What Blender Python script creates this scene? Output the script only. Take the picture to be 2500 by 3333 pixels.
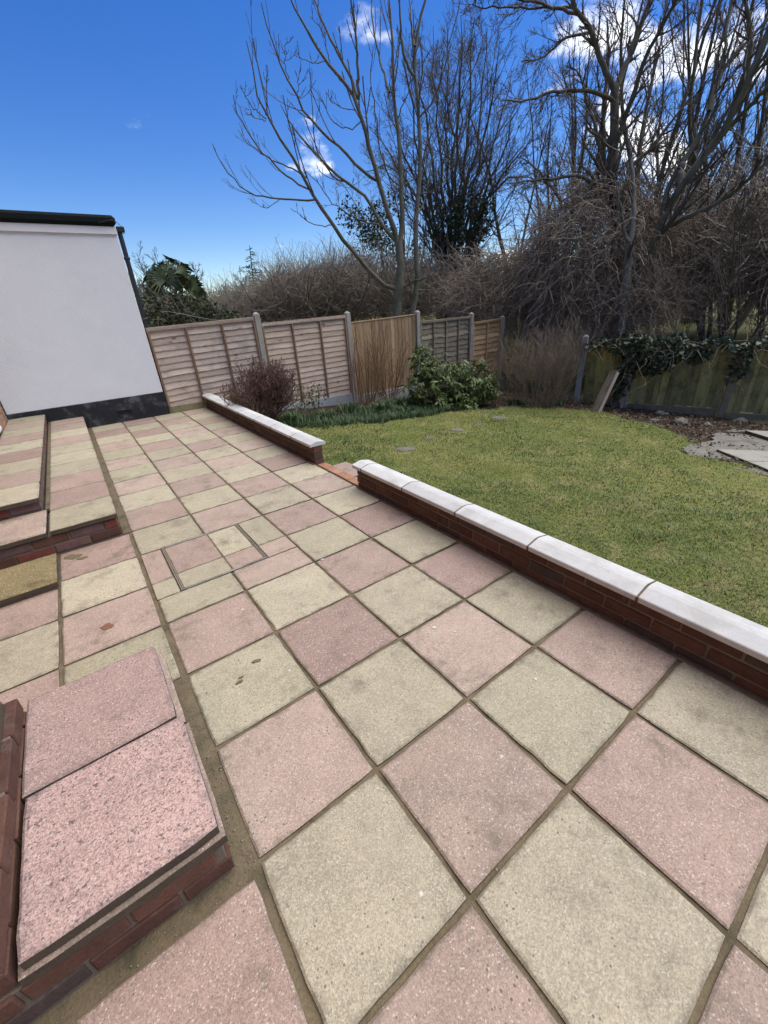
import bpy, bmesh, math, random
import numpy as np
from mathutils import Matrix, Vector
random.seed(7); rng = np.random.default_rng(7)
for o in list(bpy.data.objects): bpy.data.objects.remove(o)
scene = bpy.context.scene
COL = scene.collection
# ------------------------------------------------------------------ camera
CAM = np.array([0.0163, -0.7928, 1.5057]); YAW, PITCH, ROLL = -0.609579, 1.102159, -0.063686; FPX = 1328.92
def _rz(a): c, s = math.cos(a), math.sin(a); return np.array([[c,-s,0],[s,c,0],[0,0,1]])
def _rx(a): c, s = math.cos(a), math.sin(a); return np.array([[1,0,0],[0,c,-s],[0,s,c]])
ROT = _rz(YAW) @ _rx(PITCH) @ _rz(ROLL)
cam = bpy.data.cameras.new('camera'); camo = bpy.data.objects.new('camera', cam); COL.objects.link(camo)
M = Matrix(ROT.tolist()).to_4x4(); M.translation = Vector(CAM.tolist()); camo.matrix_world = M
cam.sensor_fit = 'VERTICAL'; cam.sensor_height = 36; cam.sensor_width = 36; cam.lens = 36*FPX/3333; cam.clip_end = 3000; cam.clip_start = .02
scene.camera = camo
# ------------------------------------------------------------------ light
SUN_AZ, SUN_EL = math.radians(-14), math.radians(62)      # azimuth measured from +x towards +y
SKY_STRENGTH, SUN_STRENGTH, EXPOSURE = 0.095, 3.5, 0.60
sun = bpy.data.lights.new('sun', 'SUN'); suno = bpy.data.objects.new('sun', sun); COL.objects.link(suno)
sun.energy = SUN_STRENGTH; sun.angle = math.radians(80); sun.color = (1, .95, .84)
sd = Vector((math.cos(SUN_AZ)*math.cos(SUN_EL), math.sin(SUN_AZ)*math.cos(SUN_EL), math.sin(SUN_EL)))
suno.rotation_euler = sd.to_track_quat('Z', 'Y').to_euler(); suno.location = (8, -2, 12)
world = bpy.data.worlds.new('World'); scene.world = world; world.use_nodes = True
def build_world():
    nt = world.node_tree; N = nt.nodes; L = nt.links; N.clear()
    out = N.new('ShaderNodeOutputWorld'); bg = N.new('ShaderNodeBackground'); L.new(bg.outputs[0], out.inputs[0])
    sky = N.new('ShaderNodeTexSky'); sky.sky_type = 'NISHITA'; sky.sun_disc = False
    sky.sun_elevation = SUN_EL; sky.sun_rotation = math.pi/2 - SUN_AZ
    sky.air_density = 1.0; sky.dust_density = .05; sky.ozone_density = 4.0
    hs = N.new('ShaderNodeHueSaturation'); hs.inputs['Saturation'].default_value = 1.33; hs.inputs['Value'].default_value = 1.06; hs.inputs['Hue'].default_value = .516
    L.new(sky.outputs[0], hs.inputs['Color'])
    tc = N.new('ShaderNodeTexCoord'); sp = N.new('ShaderNodeSeparateXYZ'); L.new(tc.outputs['Generated'], sp.inputs[0])
    def mth(op, a, b=None):
        m = N.new('ShaderNodeMath'); m.operation = op
        for i, v in enumerate((a, b)):
            if v is None: continue
            if isinstance(v, (int, float)): m.inputs[i].default_value = v
            else: L.new(v, m.inputs[i])
        return m.outputs[0]
    den = mth('ADD', mth('MAXIMUM', sp.outputs[2], 0.0), .22)
    cx = mth('DIVIDE', sp.outputs[0], den); cy = mth('DIVIDE', sp.outputs[1], den)
    cb = N.new('ShaderNodeCombineXYZ'); L.new(cx, cb.inputs[0]); L.new(cy, cb.inputs[1]); cb.inputs[2].default_value = 3.3
    ns = N.new('ShaderNodeTexNoise'); ns.inputs['Scale'].default_value = 2.3; ns.inputs['Detail'].default_value = 9; ns.inputs['Roughness'].default_value = .55
    L.new(cb.outputs[0], ns.inputs['Vector'])
    # clouds gather on the sun's side of the sky
    toward = mth('ADD', mth('MULTIPLY', sp.outputs[0], math.cos(SUN_AZ)), mth('MULTIPLY', sp.outputs[1], math.sin(SUN_AZ)))
    mr = N.new('ShaderNodeMapRange'); L.new(toward, mr.inputs[0])
    mr.inputs[1].default_value = .25; mr.inputs[2].default_value = .95; mr.inputs[3].default_value = -.10; mr.inputs[4].default_value = .012
    v = mth('ADD', ns.outputs[0], mr.outputs[0])
    rp = N.new('ShaderNodeMapRange'); rp.interpolation_type = 'SMOOTHSTEP'; L.new(v, rp.inputs[0]); rp.inputs[1].default_value = .52; rp.inputs[2].default_value = .66
    mx = N.new('ShaderNodeMix'); mx.data_type = 'RGBA'; L.new(rp.outputs[0], mx.inputs[0]); L.new(hs.outputs[0], mx.inputs[6])
    mx.inputs[7].default_value = (12.5, 12.6, 12.9, 1)
    L.new(mx.outputs[2], bg.inputs[0]); bg.inputs[1].default_value = SKY_STRENGTH
build_world()
scene.cycles.max_bounces = 4; scene.cycles.diffuse_bounces = 2; scene.cycles.glossy_bounces = 1; scene.cycles.use_adaptive_sampling = True; scene.cycles.adaptive_threshold = .025; scene.cycles.use_denoising = True
world.cycles.sampling_method = 'MANUAL'; world.cycles.sample_map_resolution = 256
vs = scene.view_settings; vs.view_transform = 'Standard'; vs.look = 'None'; vs.gamma = 1; vs.use_curve_mapping = False; vs.exposure = EXPOSURE
# ------------------------------------------------------------------ placing helpers
def ray(x, y): return ROT @ np.array([(x-1250)/FPX, -(y-1666.5)/FPX, -1.0])
def at(x, y, dist):                      # the point on the sight line at a horizontal distance in metres
    d = ray(x, y); return CAM + d*dist/math.hypot(d[0], d[1])
def lawn_z(x, y=0): return -.2 - .09*(x-1.95)
def on_lawn(x, y, off=0):
    d = ray(x, y); t = (-.2+off-.09*(CAM[0]-1.95)-CAM[2])/(d[2]+.09*d[0]); return CAM + d*t
def sstep(t): t = np.clip(t, 0, 1); return t*t*(3-2*t)
def terrain(x, y):
    x = np.asarray(x, float); y = np.asarray(y, float)
    base = np.where(x < 1.95, -.2, -.2-.09*(np.minimum(x, 10.3)-1.95))
    dx = np.maximum(x-10.6, 0); dy = np.maximum(y-7.6, 0); d = np.hypot(dx, dy)
    rise = 1.05*sstep(d/5) + .028*np.minimum(d, 90)
    return base - .06 + rise + .05*np.sin(x*.9+y*.4)*sstep(d/3)
# ------------------------------------------------------------------ objects
def tag(o, label=None, cat=None, group=None, kind=None):
    for k, v in (('label', label), ('category', cat), ('group', group), ('kind', kind)):
        if v: o[k] = v
    return o
ORG = {}
def org(p): return ORG.get(p.name, np.zeros(3)) if p is not None else np.zeros(3)
def thing(name, loc, label, cat, group=None):
    o = bpy.data.objects.new(name, None); COL.objects.link(o); o.location = tuple(float(v) for v in loc); o.empty_display_size = .1
    ORG[o.name] = np.array(loc, float); return tag(o, label, cat, group)
def link(name, me, parent=None, loc=(0,0,0), rot=(0,0,0), scale=(1,1,1)):
    o = bpy.data.objects.new(name, me); COL.objects.link(o)
    w = np.array(loc, float) - org(parent)
    o.location = tuple(float(v) for v in w); o.rotation_euler = rot; o.scale = scale
    if parent is not None: o.parent = parent
    ORG[o.name] = np.array(loc, float)
    return o
def mesh(name, V, F, mat, smooth=False):
    me = bpy.data.meshes.new(name); V = np.asarray(V, np.float32)
    if isinstance(F, np.ndarray):
        nf, k = F.shape
        me.vertices.add(len(V)); me.vertices.foreach_set('co', V.ravel())
        me.loops.add(nf*k); me.loops.foreach_set('vertex_index', F.astype(np.int32).ravel())
        me.polygons.add(nf); me.polygons.foreach_set('loop_start', np.arange(0, nf*k, k, dtype=np.int32)); me.polygons.foreach_set('loop_total', np.full(nf, k, np.int32))
        me.update(calc_edges=True)
    else: me.from_pydata([tuple(v) for v in V.tolist()], [], F); me.update()
    me.materials.append(mat)
    if smooth: me.polygons.foreach_set('use_smooth', np.ones(len(me.polygons), bool))
    return me
def wmesh(name, V, F, mat, parent=None, smooth=False):   # vertices in world space
    return link(name, mesh(name, np.asarray(V, float) - org(parent), F, mat, smooth), parent, org(parent))
def box_bm(sx, sy, sz, b=0.0, seg=1, jit=0, taper=None):
    bm = bmesh.new(); bmesh.ops.create_cube(bm, size=1)
    for v in bm.verts: v.co = Vector((v.co.x*sx, v.co.y*sy, v.co.z*sz))
    if b: bmesh.ops.bevel(bm, geom=bm.edges[:], offset=b, segments=seg, affect='EDGES', profile=.6)
    if jit:
        for v in bm.verts: v.co += Vector((random.uniform(-jit, jit), random.uniform(-jit, jit), random.uniform(-jit, jit)*.6))
    return bm
def bm_mesh(name, bm, mat):
    bmesh.ops.recalc_face_normals(bm, faces=bm.faces[:]); me = bpy.data.meshes.new(name); bm.to_mesh(me); bm.free(); me.materials.append(mat); return me
def box(name, x0, x1, y0, y1, z0, z1, mat, parent=None, b=.004, jit=0):
    me = bm_mesh(name, box_bm(x1-x0, y1-y0, z1-z0, b, 1, jit), mat)
    return link(name, me, parent, ((x0+x1)/2, (y0+y1)/2, (z0+z1)/2))
def grid(xs, ys, zf):
    X, Y = np.meshgrid(xs, ys); Z = zf(X, Y); V = np.stack([X, Y, Z], -1).reshape(-1, 3)
    n, m = len(ys), len(xs); i = np.arange((n-1)*(m-1)); r, c = i//(m-1), i % (m-1); a = r*m+c
    return V, np.stack([a, a+1, a+m+1, a+m], 1)
# ---- tubes, in bulk
def tubes(P, R, s=3):                    # P (N,K,3) R (N,K)
    N, K = P.shape[:2]; T = np.gradient(P, axis=1); T /= np.linalg.norm(T, axis=2, keepdims=True)+1e-9
    ref = np.tile(np.array([.31, .17, .93]), (N, 1)); bad = np.abs((T.mean(1)*ref).sum(1)) > .8; ref[bad] = np.array([.9, -.4, .1])
    A = np.cross(T, ref[:, None, :]); A /= np.linalg.norm(A, axis=2, keepdims=True)+1e-9; B = np.cross(T, A)
    th = np.arange(s)*2*np.pi/s
    V = P[:, :, None, :] + R[:, :, None, None]*(np.cos(th)[None, None, :, None]*A[:, :, None, :] + np.sin(th)[None, None, :, None]*B[:, :, None, :])
    idx = np.arange(N*K*s).reshape(N, K, s); a = idx[:, :-1]; b = idx[:, 1:]
    F = np.stack([a, np.roll(a, -1, 2), np.roll(b, -1, 2), b], -1).reshape(-1, 4)
    return V.reshape(-1, 3), F
def join(parts):
    Vs, Fs, o = [], [], 0
    for V, F in parts: Vs.append(V); Fs.append(F+o); o += len(V)
    return np.concatenate(Vs), np.concatenate(Fs)
def unit(v): return v/(np.linalg.norm(v, axis=-1, keepdims=True)+1e-9)
def spawn(P, R, m, t0, t1, ang, lr, K, up=.05, wob=.12, rr=.55, minr=.003, tip=.3, maxl=9):
    N, Kp = P.shape[:2]; t = rng.uniform(t0, t1, (N, m)); f = t*(Kp-1); i = np.minimum(f.astype(int), Kp-2); w = (f-i)[..., None]
    n = np.arange(N)[:, None]; pos = P[n, i]*(1-w)+P[n, i+1]*w; tan = unit(P[n, i+1]-P[n, i])
    pl = np.linalg.norm(np.diff(P, axis=1), axis=2).sum(1)[:, None]
    v = rng.normal(size=tan.shape); v -= (v*tan).sum(-1, keepdims=True)*tan; v = unit(v)
    a = ang*rng.uniform(.6, 1.35, (N, m))[..., None]; d = unit(np.cos(a)*tan+np.sin(a)*v)
    Ln = np.minimum(pl*lr*rng.uniform(.45, 1.3, (N, m))*(1.15-.6*t), maxl)
    r0 = np.maximum((R[n, i]*(1-w[..., 0])+R[n, i+1]*w[..., 0])*rr, minr)
    return sweep(pos.reshape(-1, 3), d.reshape(-1, 3), Ln.ravel(), r0.ravel(), K, up, wob, minr, tip)
def sweep(pos, d, Ln, r0, K, up=.05, wob=.12, minr=.003, tip=.3):
    N = len(pos); out = np.empty((N, K, 3)); out[:, 0] = pos; st = (Ln/(K-1))[:, None]
    for k in range(1, K):
        d = unit(d + rng.normal(size=d.shape)*wob + np.array([0, 0, up])); out[:, k] = out[:, k-1]+d*st
    R = np.maximum(r0[:, None]*np.linspace(1, tip, K)[None], minr*.6)
    return out, R
def curve(pts, K=14, wob=0):
    pts = np.asarray(pts, float); s = np.concatenate([[0], np.cumsum(np.linalg.norm(np.diff(pts, axis=0), axis=1))]); s /= s[-1]
    # smooth through the points (Catmull-Rom by blending)
    u = np.linspace(0, 1, K); out = np.stack([np.interp(u, s, pts[:, i]) for i in range(3)], 1)
    sm = out.copy(); sm[1:-1] = (out[:-2]+2*out[1:-1]+out[2:])/4
    if wob: sm[1:-1] += rng.normal(size=(K-2, 3))*wob
    return sm
def leaves(pos, size, up=.3, asp=.45, normal=None):          # diamond leaves with a fold
    N = len(pos); nrm = unit(rng.normal(size=(N, 3)) + np.array([0, 0, up]) + (0 if normal is None else normal)); a = unit(np.cross(nrm, rng.normal(size=(N, 3)))); b = np.cross(nrm, a)
    s = (size*rng.uniform(.6, 1.3, N))[:, None]
    V = np.stack([pos-a*s*.5, pos+b*s*asp*.5+nrm*s*.06-a*s*.05, pos+a*s*.5, pos-b*s*asp*.5+nrm*s*.06-a*s*.05], 1).reshape(-1, 3)
    i = np.arange(N)*4; return V, np.concatenate([np.stack([i, i+1, i+2], 1), np.stack([i, i+2, i+3], 1)])
def blades(pos, h, w, lean, curl=.5):
    N = len(pos); az = rng.uniform(0, 2*np.pi, N); dirv = np.stack([np.cos(az), np.sin(az), 0*az], 1); side = np.stack([-np.sin(az), np.cos(az), 0*az], 1)
    ln = (lean*rng.uniform(.2, 1.4, N))[:, None]; h = h[:, None]; w = w[:, None]; upv = np.array([0, 0, 1.])
    m = pos+dirv*ln*h*.35+upv*h*.6; t = pos+dirv*ln*h*(.8+curl*.5)+upv*h*(1-.25*ln)
    V = np.stack([pos-side*w*.5, pos+side*w*.5, m+side*w*.42, m-side*w*.42, t], 1).reshape(-1, 3); i = np.arange(N)*5
    return V, np.concatenate([np.stack([i, i+1, i+2], 1), np.stack([i, i+2, i+3], 1), np.stack([i+3, i+2, i+4], 1)])
# ------------------------------------------------------------------ materials
class NT:
    def __init__(s, name, rough=.85, spec=.25):
        s.m = bpy.data.materials.new(name); s.m.use_nodes = True; s.t = s.m.node_tree; s.N = s.t.nodes; s.L = s.t.links
        s.b = s.N['Principled BSDF']; s.b.inputs['Roughness'].default_value = rough; s.b.inputs['Specular IOR Level'].default_value = spec
        s.tc = s.N.new('ShaderNodeTexCoord'); s.oi = None; s._v = {}
    def co(s, scale=(1,1,1), rnd=True, space='Object'):
        key = (scale, rnd, space)
        if key in s._v: return s._v[key]
        mp = s.N.new('ShaderNodeMapping'); s.L.new(s.tc.outputs[space], mp.inputs[0]); mp.inputs['Scale'].default_value = scale
        if rnd:
            c = s.N.new('ShaderNodeVectorMath'); c.operation = 'SCALE'; c.inputs[0].default_value = (37.1, 19.7, 53.3); s.L.new(s.rand(), c.inputs['Scale']); s.L.new(c.outputs[0], mp.inputs['Location'])
        s._v[key] = mp.outputs[0]; return mp.outputs[0]
    def rand(s):
        if s.oi is None: s.oi = s.N.new('ShaderNodeObjectInfo')
        return s.oi.outputs['Random']
    def noise(s, sc, det=4, rough=.55, scale=(1,1,1), rnd=True, dist=0):
        n = s.N.new('ShaderNodeTexNoise'); n.inputs['Scale'].default_value = sc; n.inputs['Detail'].default_value = min(det, 4); n.inputs['Roughness'].default_value = rough; n.inputs['Distortion'].default_value = dist
        s.L.new(s.co(scale, rnd), n.inputs['Vector']); return n.outputs[0]
    def voro(s, sc, scale=(1,1,1), rnd=True):
        n = s.N.new('ShaderNodeTexVoronoi'); n.inputs['Scale'].default_value = sc; s.L.new(s.co(scale, rnd), n.inputs['Vector'])
        sep = s.N.new('ShaderNodeSeparateColor'); s.L.new(n.outputs['Color'], sep.inputs[0]); return n.outputs['Distance'], sep.outputs[0]
    def math(s, op, a, b=0.0, clamp=False):
        m = s.N.new('ShaderNodeMath'); m.operation = op; m.use_clamp = clamp
        for i, v in enumerate((a, b)):
            if isinstance(v, (int, float)): m.inputs[i].default_value = v
            else: s.L.new(v, m.inputs[i])
        return m.outputs[0]
    def ss(s, v, lo, hi, o0=0., o1=1.):
        m = s.N.new('ShaderNodeMapRange'); m.interpolation_type = 'SMOOTHSTEP'; s.L.new(v, m.inputs[0])
        for i, x in enumerate((lo, hi, o0, o1)): m.inputs[i+1].default_value = x
        return m.outputs[0]
    def mix(s, f, a, b, mode='MIX'):
        m = s.N.new('ShaderNodeMix'); m.data_type = 'RGBA'; m.blend_type = mode
        for i, v in ((0, f), (6, a), (7, b)):
            if isinstance(v, (int, float)): m.inputs[i].default_value = v
            elif isinstance(v, tuple): m.inputs[i].default_value = (*v, 1)
            else: s.L.new(v, m.inputs[i])
        return m.outputs[2]
    def val(s, col, f):                  # multiply a colour by a value socket
        c = s.N.new('ShaderNodeVectorMath'); c.operation = 'SCALE'
        if isinstance(col, tuple): c.inputs[0].default_value = col
        else: s.L.new(col, c.inputs[0])
        if isinstance(f, (int, float)): c.inputs['Scale'].default_value = f
        else: s.L.new(f, c.inputs['Scale'])
        return c.outputs[0]
    def bump(s, h, strength=.4, dist=.004):
        b = s.N.new('ShaderNodeBump'); b.inputs['Strength'].default_value = strength; b.inputs['Distance'].default_value = dist; s.L.new(h, b.inputs['Height']); s.L.new(b.outputs[0], s.b.inputs['Normal'])
    def done(s, col):
        if isinstance(col, tuple): s.b.inputs['Base Color'].default_value = (*col, 1)
        else: s.L.new(col, s.b.inputs['Base Color'])
        return s.m
def slab_mat(name, ca, cb, grime=.5, pits=.2, dirt=(.10, .085, .055), aggr=.5, pitsc=120, lo=.42):
    n = NT(name, .7, .4); r = n.rand()
    base = n.val(n.mix(r, ca, cb), n.ss(n.math('FRACT', n.math('MULTIPLY', r, 13.7)), 0, 1, .89, 1.08))
    mid = n.noise(6, 4, .65); fine = n.noise(330, 2, .75); d, c = n.voro(260)
    g = n.math('ADD', n.math('MULTIPLY', n.math('SUBTRACT', c, .5), aggr), n.math('MULTIPLY', n.math('SUBTRACT', fine, .5), 1.3*aggr))
    col = n.val(base, n.math('ADD', n.math('ADD', g, 1.0), n.math('MULTIPLY', n.math('SUBTRACT', mid, .5), .6)))
    col = n.mix(n.math('GREATER_THAN', c, .965), col, (.48, .43, .36))
    dp, cp = n.voro(pitsc)
    pit = n.math('MULTIPLY', n.math('MULTIPLY', n.math('GREATER_THAN', cp, 1-.3*pits), n.ss(dp, .5, .3)), n.ss(mid, lo, lo+.2))
    if lo < .4:
        big = n.noise(150, 3, .6); pit = n.math('MAXIMUM', n.math('MULTIPLY', n.ss(big, .565, .63), n.ss(mid, .34, .6)), n.math('MULTIPLY', n.ss(n.noise(75, 2, .5), .63, .67), .95))
    col = n.mix(n.math('MULTIPLY', pit, .8), col, (.07, .058, .058))
    gn = n.noise(3.4, 4, .8); gm = n.math('MULTIPLY', n.ss(gn, .52, .74), grime)
    col = n.mix(gm, col, dirt)
    col = n.mix(n.math('MULTIPLY', n.ss(gn, .46, .3), .35), col, n.val(base, 1.18))
    # dirty edges (the slab is 0.45 m square about its origin)
    sp = n.N.new('ShaderNodeSeparateXYZ'); n.L.new(n.tc.outputs['Object'], sp.inputs[0])
    e = n.math('MAXIMUM', n.math('ABSOLUTE', sp.outputs[0]), n.math('ABSOLUTE', sp.outputs[1]))
    ed = n.math('MULTIPLY', n.ss(n.math('ADD', e, n.math('MULTIPLY', n.math('SUBTRACT', n.noise(14, 3, .7), .5), .10)), .203, .238), .55)
    col = n.mix(ed, col, dirt)
    dv, cv = n.voro(17); col = n.mix(n.math('MULTIPLY', n.math('GREATER_THAN', cv, .965), n.ss(n.math('ADD', dv, n.math('MULTIPLY', fine, .2)), .25, .15)), col, (.60, .58, .53))
    n.bump(n.math('ADD', n.math('MULTIPLY', d, .7), fine), .4, .002)
    return n.done(col)
def simple(name, col, var=.25, sc=8, rough=.85, bump=.25, fine=60, dist=.003, rnd=True, stain=None, stain_amt=.5, stain_sc=2.5, objvar=.25, spec=.25, scale=(1,1,1)):
    n = NT(name, rough, spec); f = n.noise(sc, 5, .6, scale, rnd); g = n.noise(fine, 3, .6, scale, rnd)
    k = n.math('ADD', n.math('MULTIPLY', n.math('SUBTRACT', f, .5), var*2), n.math('MULTIPLY', n.math('SUBTRACT', g, .5), var*1.4))
    if objvar: k = n.math('ADD', k, n.math('MULTIPLY', n.math('SUBTRACT', n.rand(), .5), objvar*2))
    c = n.val(col, n.math('ADD', k, 1.0))
    if stain: c = n.mix(n.math('MULTIPLY', n.ss(n.noise(stain_sc, 6, .65, (1,1,1), rnd), .48, .68), stain_amt), c, stain)
    if bump: n.bump(n.math('ADD', f, g), bump, dist)
    return n.done(c)
def wood(name, col, col2, grain=(1, 1, 1), stain=None, stain_amt=.5, knots=.6, objvar=.3):
    n = NT(name, .85, .2)
    g = n.noise(14, 5, .65, grain, True, .6); h = n.noise(90, 3, .6, grain); r = n.rand()
    c = n.mix(n.ss(g, .3, .7), col, col2)
    k = n.math('ADD', n.math('MULTIPLY', n.math('SUBTRACT', h, .5), .7), n.math('MULTIPLY', n.math('SUBTRACT', r, .5), objvar*2))
    c = n.val(c, n.math('ADD', k, 1.0))
    d, cc = n.voro(5.5, tuple(max(v, .45) if v < 1 else v for v in grain))
    c = n.mix(n.math('MULTIPLY', n.math('MULTIPLY', n.ss(d, .16, .05), n.math('GREATER_THAN', cc, .35)), knots), c, (.06, .035, .02))
    if stain: c = n.mix(n.math('MULTIPLY', n.ss(n.noise(3.0, 6, .7), .45, .7), stain_amt), c, stain)
    n.bump(n.math('ADD', g, h), .3, .002); return n.done(c)
def leafmat(name, ca, cb, sc=9, rough=.45, trans=.15):
    n = NT(name, rough, .4); f = n.noise(sc, 3, .6, (1,1,1), False); g = n.noise(sc*9, 2, .5, (1,1,1), False)
    c = n.mix(n.ss(n.math('ADD', n.math('MULTIPLY', f, .6), n.math('MULTIPLY', g, .5)), .35, .75), ca, cb)
    n.b.inputs['Transmission Weight'].default_value = 0
    return n.done(c)
M_PINK = slab_mat('pink_slab', (.30, .208, .17), (.385, .30, .235), .62)
M_YEL = slab_mat('buff_slab', (.35, .313, .212), (.40, .35, .25), .58)
M_PINKW = slab_mat('worn_pink_slab', (.385, .262, .232), (.40, .272, .24), .7, 1.5, (.11, .09, .085), .7, 95, .28)
M_DUSTY = slab_mat('dusty_pink_slab', (.365, .252, .218), (.37, .255, .222), .55, .6, (.13, .10, .095), .6)
M_MOSSY = slab_mat('damp_slab', (.21, .165, .075), (.22, .17, .08), .9, .5, (.075, .055, .025))
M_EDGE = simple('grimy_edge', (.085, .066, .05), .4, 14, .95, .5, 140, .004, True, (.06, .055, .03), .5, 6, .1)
M_MORTAR = simple('mortar', (.15, .118, .072), .6, 14, .95, .6, 120, .006, False, (.045, .043, .025), .75, 7, 0)
M_MORTARW = simple('wall_mortar', (.155, .128, .10), .3, 9, .95, .5, 120, .004, False, (.05, .04, .03), .5, 4, 0)
def brick_mat(name, ca, cb, cc):
    n = NT(name, .9, .2); r = n.rand(); c = n.mix(r, ca, cb); r2 = n.math('FRACT', n.math('MULTIPLY', r, 17.3)); c = n.mix(n.ss(r2, .7, .8), c, cc)
    f = n.noise(14, 5, .65); g = n.noise(110, 3, .6)
    c = n.val(c, n.math('ADD', n.math('ADD', n.math('MULTIPLY', n.math('SUBTRACT', f, .5), .9), n.math('MULTIPLY', n.math('SUBTRACT', g, .5), .6)), 1.0))
    c = n.mix(n.math('MULTIPLY', n.ss(n.noise(8, 4, .7), .58, .72), .4), c, (.16, .13, .115))
    n.bump(n.math('ADD', f, g), .45, .004); return n.done(c)
M_BRICK = brick_mat('red_brick', (.088, .044, .034), (.13, .066, .047), (.078, .056, .05))
M_BRICKP = brick_mat('weathered_brick', (.17, .10, .085), (.145, .09, .085), (.17, .055, .04))
M_BRICKO = brick_mat('orange_brick', (.33, .17, .105), (.36, .22, .15), (.3, .2, .15))
M_COPE = simple('coping_stone', (.53, .525, .505), .18, 9, .85, .35, 120, .003, True, (.34, .335, .30), .5, 4, .08)
M_CONC = simple('concrete', (.36, .335, .285), .2, 9, .9, .4, 130, .003, True, (.20, .20, .15), .5, 3, .08)
M_CONCW = simple('concrete_pale', (.36, .36, .35), .2, 7, .9, .3, 130, .003, True, (.17, .17, .13), .55, 3, .08, scale=(1, 1, .35))
M_CONCG = simple('concrete_green', (.25, .215, .135), .25, 9, .9, .4, 130, .003, True, (.13, .15, .07), .55, 3, .1)
M_RENDER = simple('white_render', (.72, .735, .75), .06, 3, .9, .6, 60, .007, False, (.62, .64, .66), .4, .7, 0)
M_BLACK = simple('black_bitumen', (.017, .019, .023), .5, 6, .55, .4, 60, .005, False, (.14, .14, .15), .7, 3.2, 0, .3)
M_ROOF = simple('roof_felt', (.012, .015, .015), .3, 12, .9, .5, 160, .004, False, None, 0, 1, 0, .08)
M_FASCIA = simple('white_paint', (.74, .73, .75), .04, 4, .5, .05, 40, .001, False, None, 0, 1, 0)
M_PIPE = simple('black_plastic', (.018, .019, .022), .1, 4, .35, 0, 50, .001, False, None, 0, 1, 0, .5)
M_STEEL = simple('dull_steel', (.26, .24, .20), .3, 30, .7, .3, 90, .001, False, (.1, .09, .07), .6, 9, 0, .5); M_STEEL.node_tree.nodes['Principled BSDF'].inputs['Metallic'].default_value = .15
M_SLAT1 = wood('weathered_larch', (.54, .44, .355), (.44, .352, .28), (.16, 1, 1), (.21, .185, .16), .55, .85, .2)
M_SLAT2 = wood('pinkish_larch', (.59, .455, .345), (.50, .37, .275), (.16, 1, 1), (.29, .23, .18), .4, .85, .16)
M_SLAT4 = wood('grey_larch', (.33, .275, .19), (.25, .20, .135), (.16, 1, 1), (.10, .10, .075), .5)
M_SLAT5 = wood('orange_larch', (.52, .34, .17), (.44, .27, .13), (.16, 1, 1), (.25, .2, .13), .3)
M_BATTEN = wood('brown_batten', (.22, .13, .075), (.28, .18, .115), (1, 1, .16), (.12, .09, .06), .3, .2)
M_RAIL = wood('pale_rail', (.42, .33, .26), (.34, .26, .2), (.16, 1, 1), (.16, .15, .11), .4, .3)
M_CLOSE = wood('closeboard', (.40, .275, .16), (.31, .20, .11), (1, 1, .13), (.16, .14, .08), .35, .3)
M_MOSSBD = wood('mossy_board', (.28, .26, .095), (.39, .345, .145), (1, 1, .13), (.06, .054, .034), .65, .2, .35)
M_OLDWOOD = wood('rotten_plank', (.17, .14, .10), (.11, .085, .06), (1, 1, .15), (.06, .05, .035), .5, .3)
M_PALEWOOD = wood('split_timber', (.42, .36, .28), (.33, .27, .2), (1, 1, .15), None, 0, .2)
# ================================================================== THE SETTING
def mk_ground():
    xs = np.concatenate([np.linspace(-400, -40, 10), np.linspace(-30, 60, 110), np.linspace(70, 500, 12)]); ys = np.concatenate([np.linspace(-300, -30, 8), np.linspace(-20, 70, 110), np.linspace(80, 600, 12)])
    V, F = grid(xs, ys, lambda X, Y: np.where((X < 1.9) & (Y < 7.6), -.5, terrain(X, Y)))
    n = NT('rough_field', .95, .1); f = n.noise(.5, 6, .65, (1,1,1), False); g = n.noise(6, 5, .7, (1,1,1), False)
    c = n.mix(n.ss(f, .35, .65), (.105, .115, .035), (.15, .13, .06)); c = n.mix(n.ss(g, .5, .7), c, (.075, .05, .03)); n.bump(g, .8, .05)
    tag(wmesh('ground', V, F, n.done(c)), kind='structure')
mk_ground()
LAWN_EDGE = [(1.96, -3), (1.96, 6.2), (2.6, 5.75), (3.4, 5.3), (4.7, 5.25), (6.0, 5.3), (7.3, 5.2), (8.4, 4.8), (9.0, 3.75), (8.75, 3.05), (8.35, 2.45), (8.2, 1.95), (7.75, 1.5), (6.75, 1.15), (6.45, .8), (6.55, .2), (7.2, -.3), (7.4, -3)]
LE = np.array(LAWN_EDGE)
def inside(x, y, poly=LE):
    r = np.zeros(x.shape, bool); j = len(poly)-1
    for i in range(len(poly)):
        xi, yi = poly[i]; xj, yj = poly[j]
        r ^= ((yi > y) != (yj > y)) & (x < (xj-xi)*(y-yi)/(yj-yi+1e-12)+xi); j = i
    return r
def lawn_h(x, y):
    return lawn_z(x) + .018*np.sin(x*2.1+.6)*np.sin(y*1.7) + .012*np.sin(x*4.7+y*3.1) + .008*np.sin(x*9+1)*np.sin(y*8)
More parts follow.
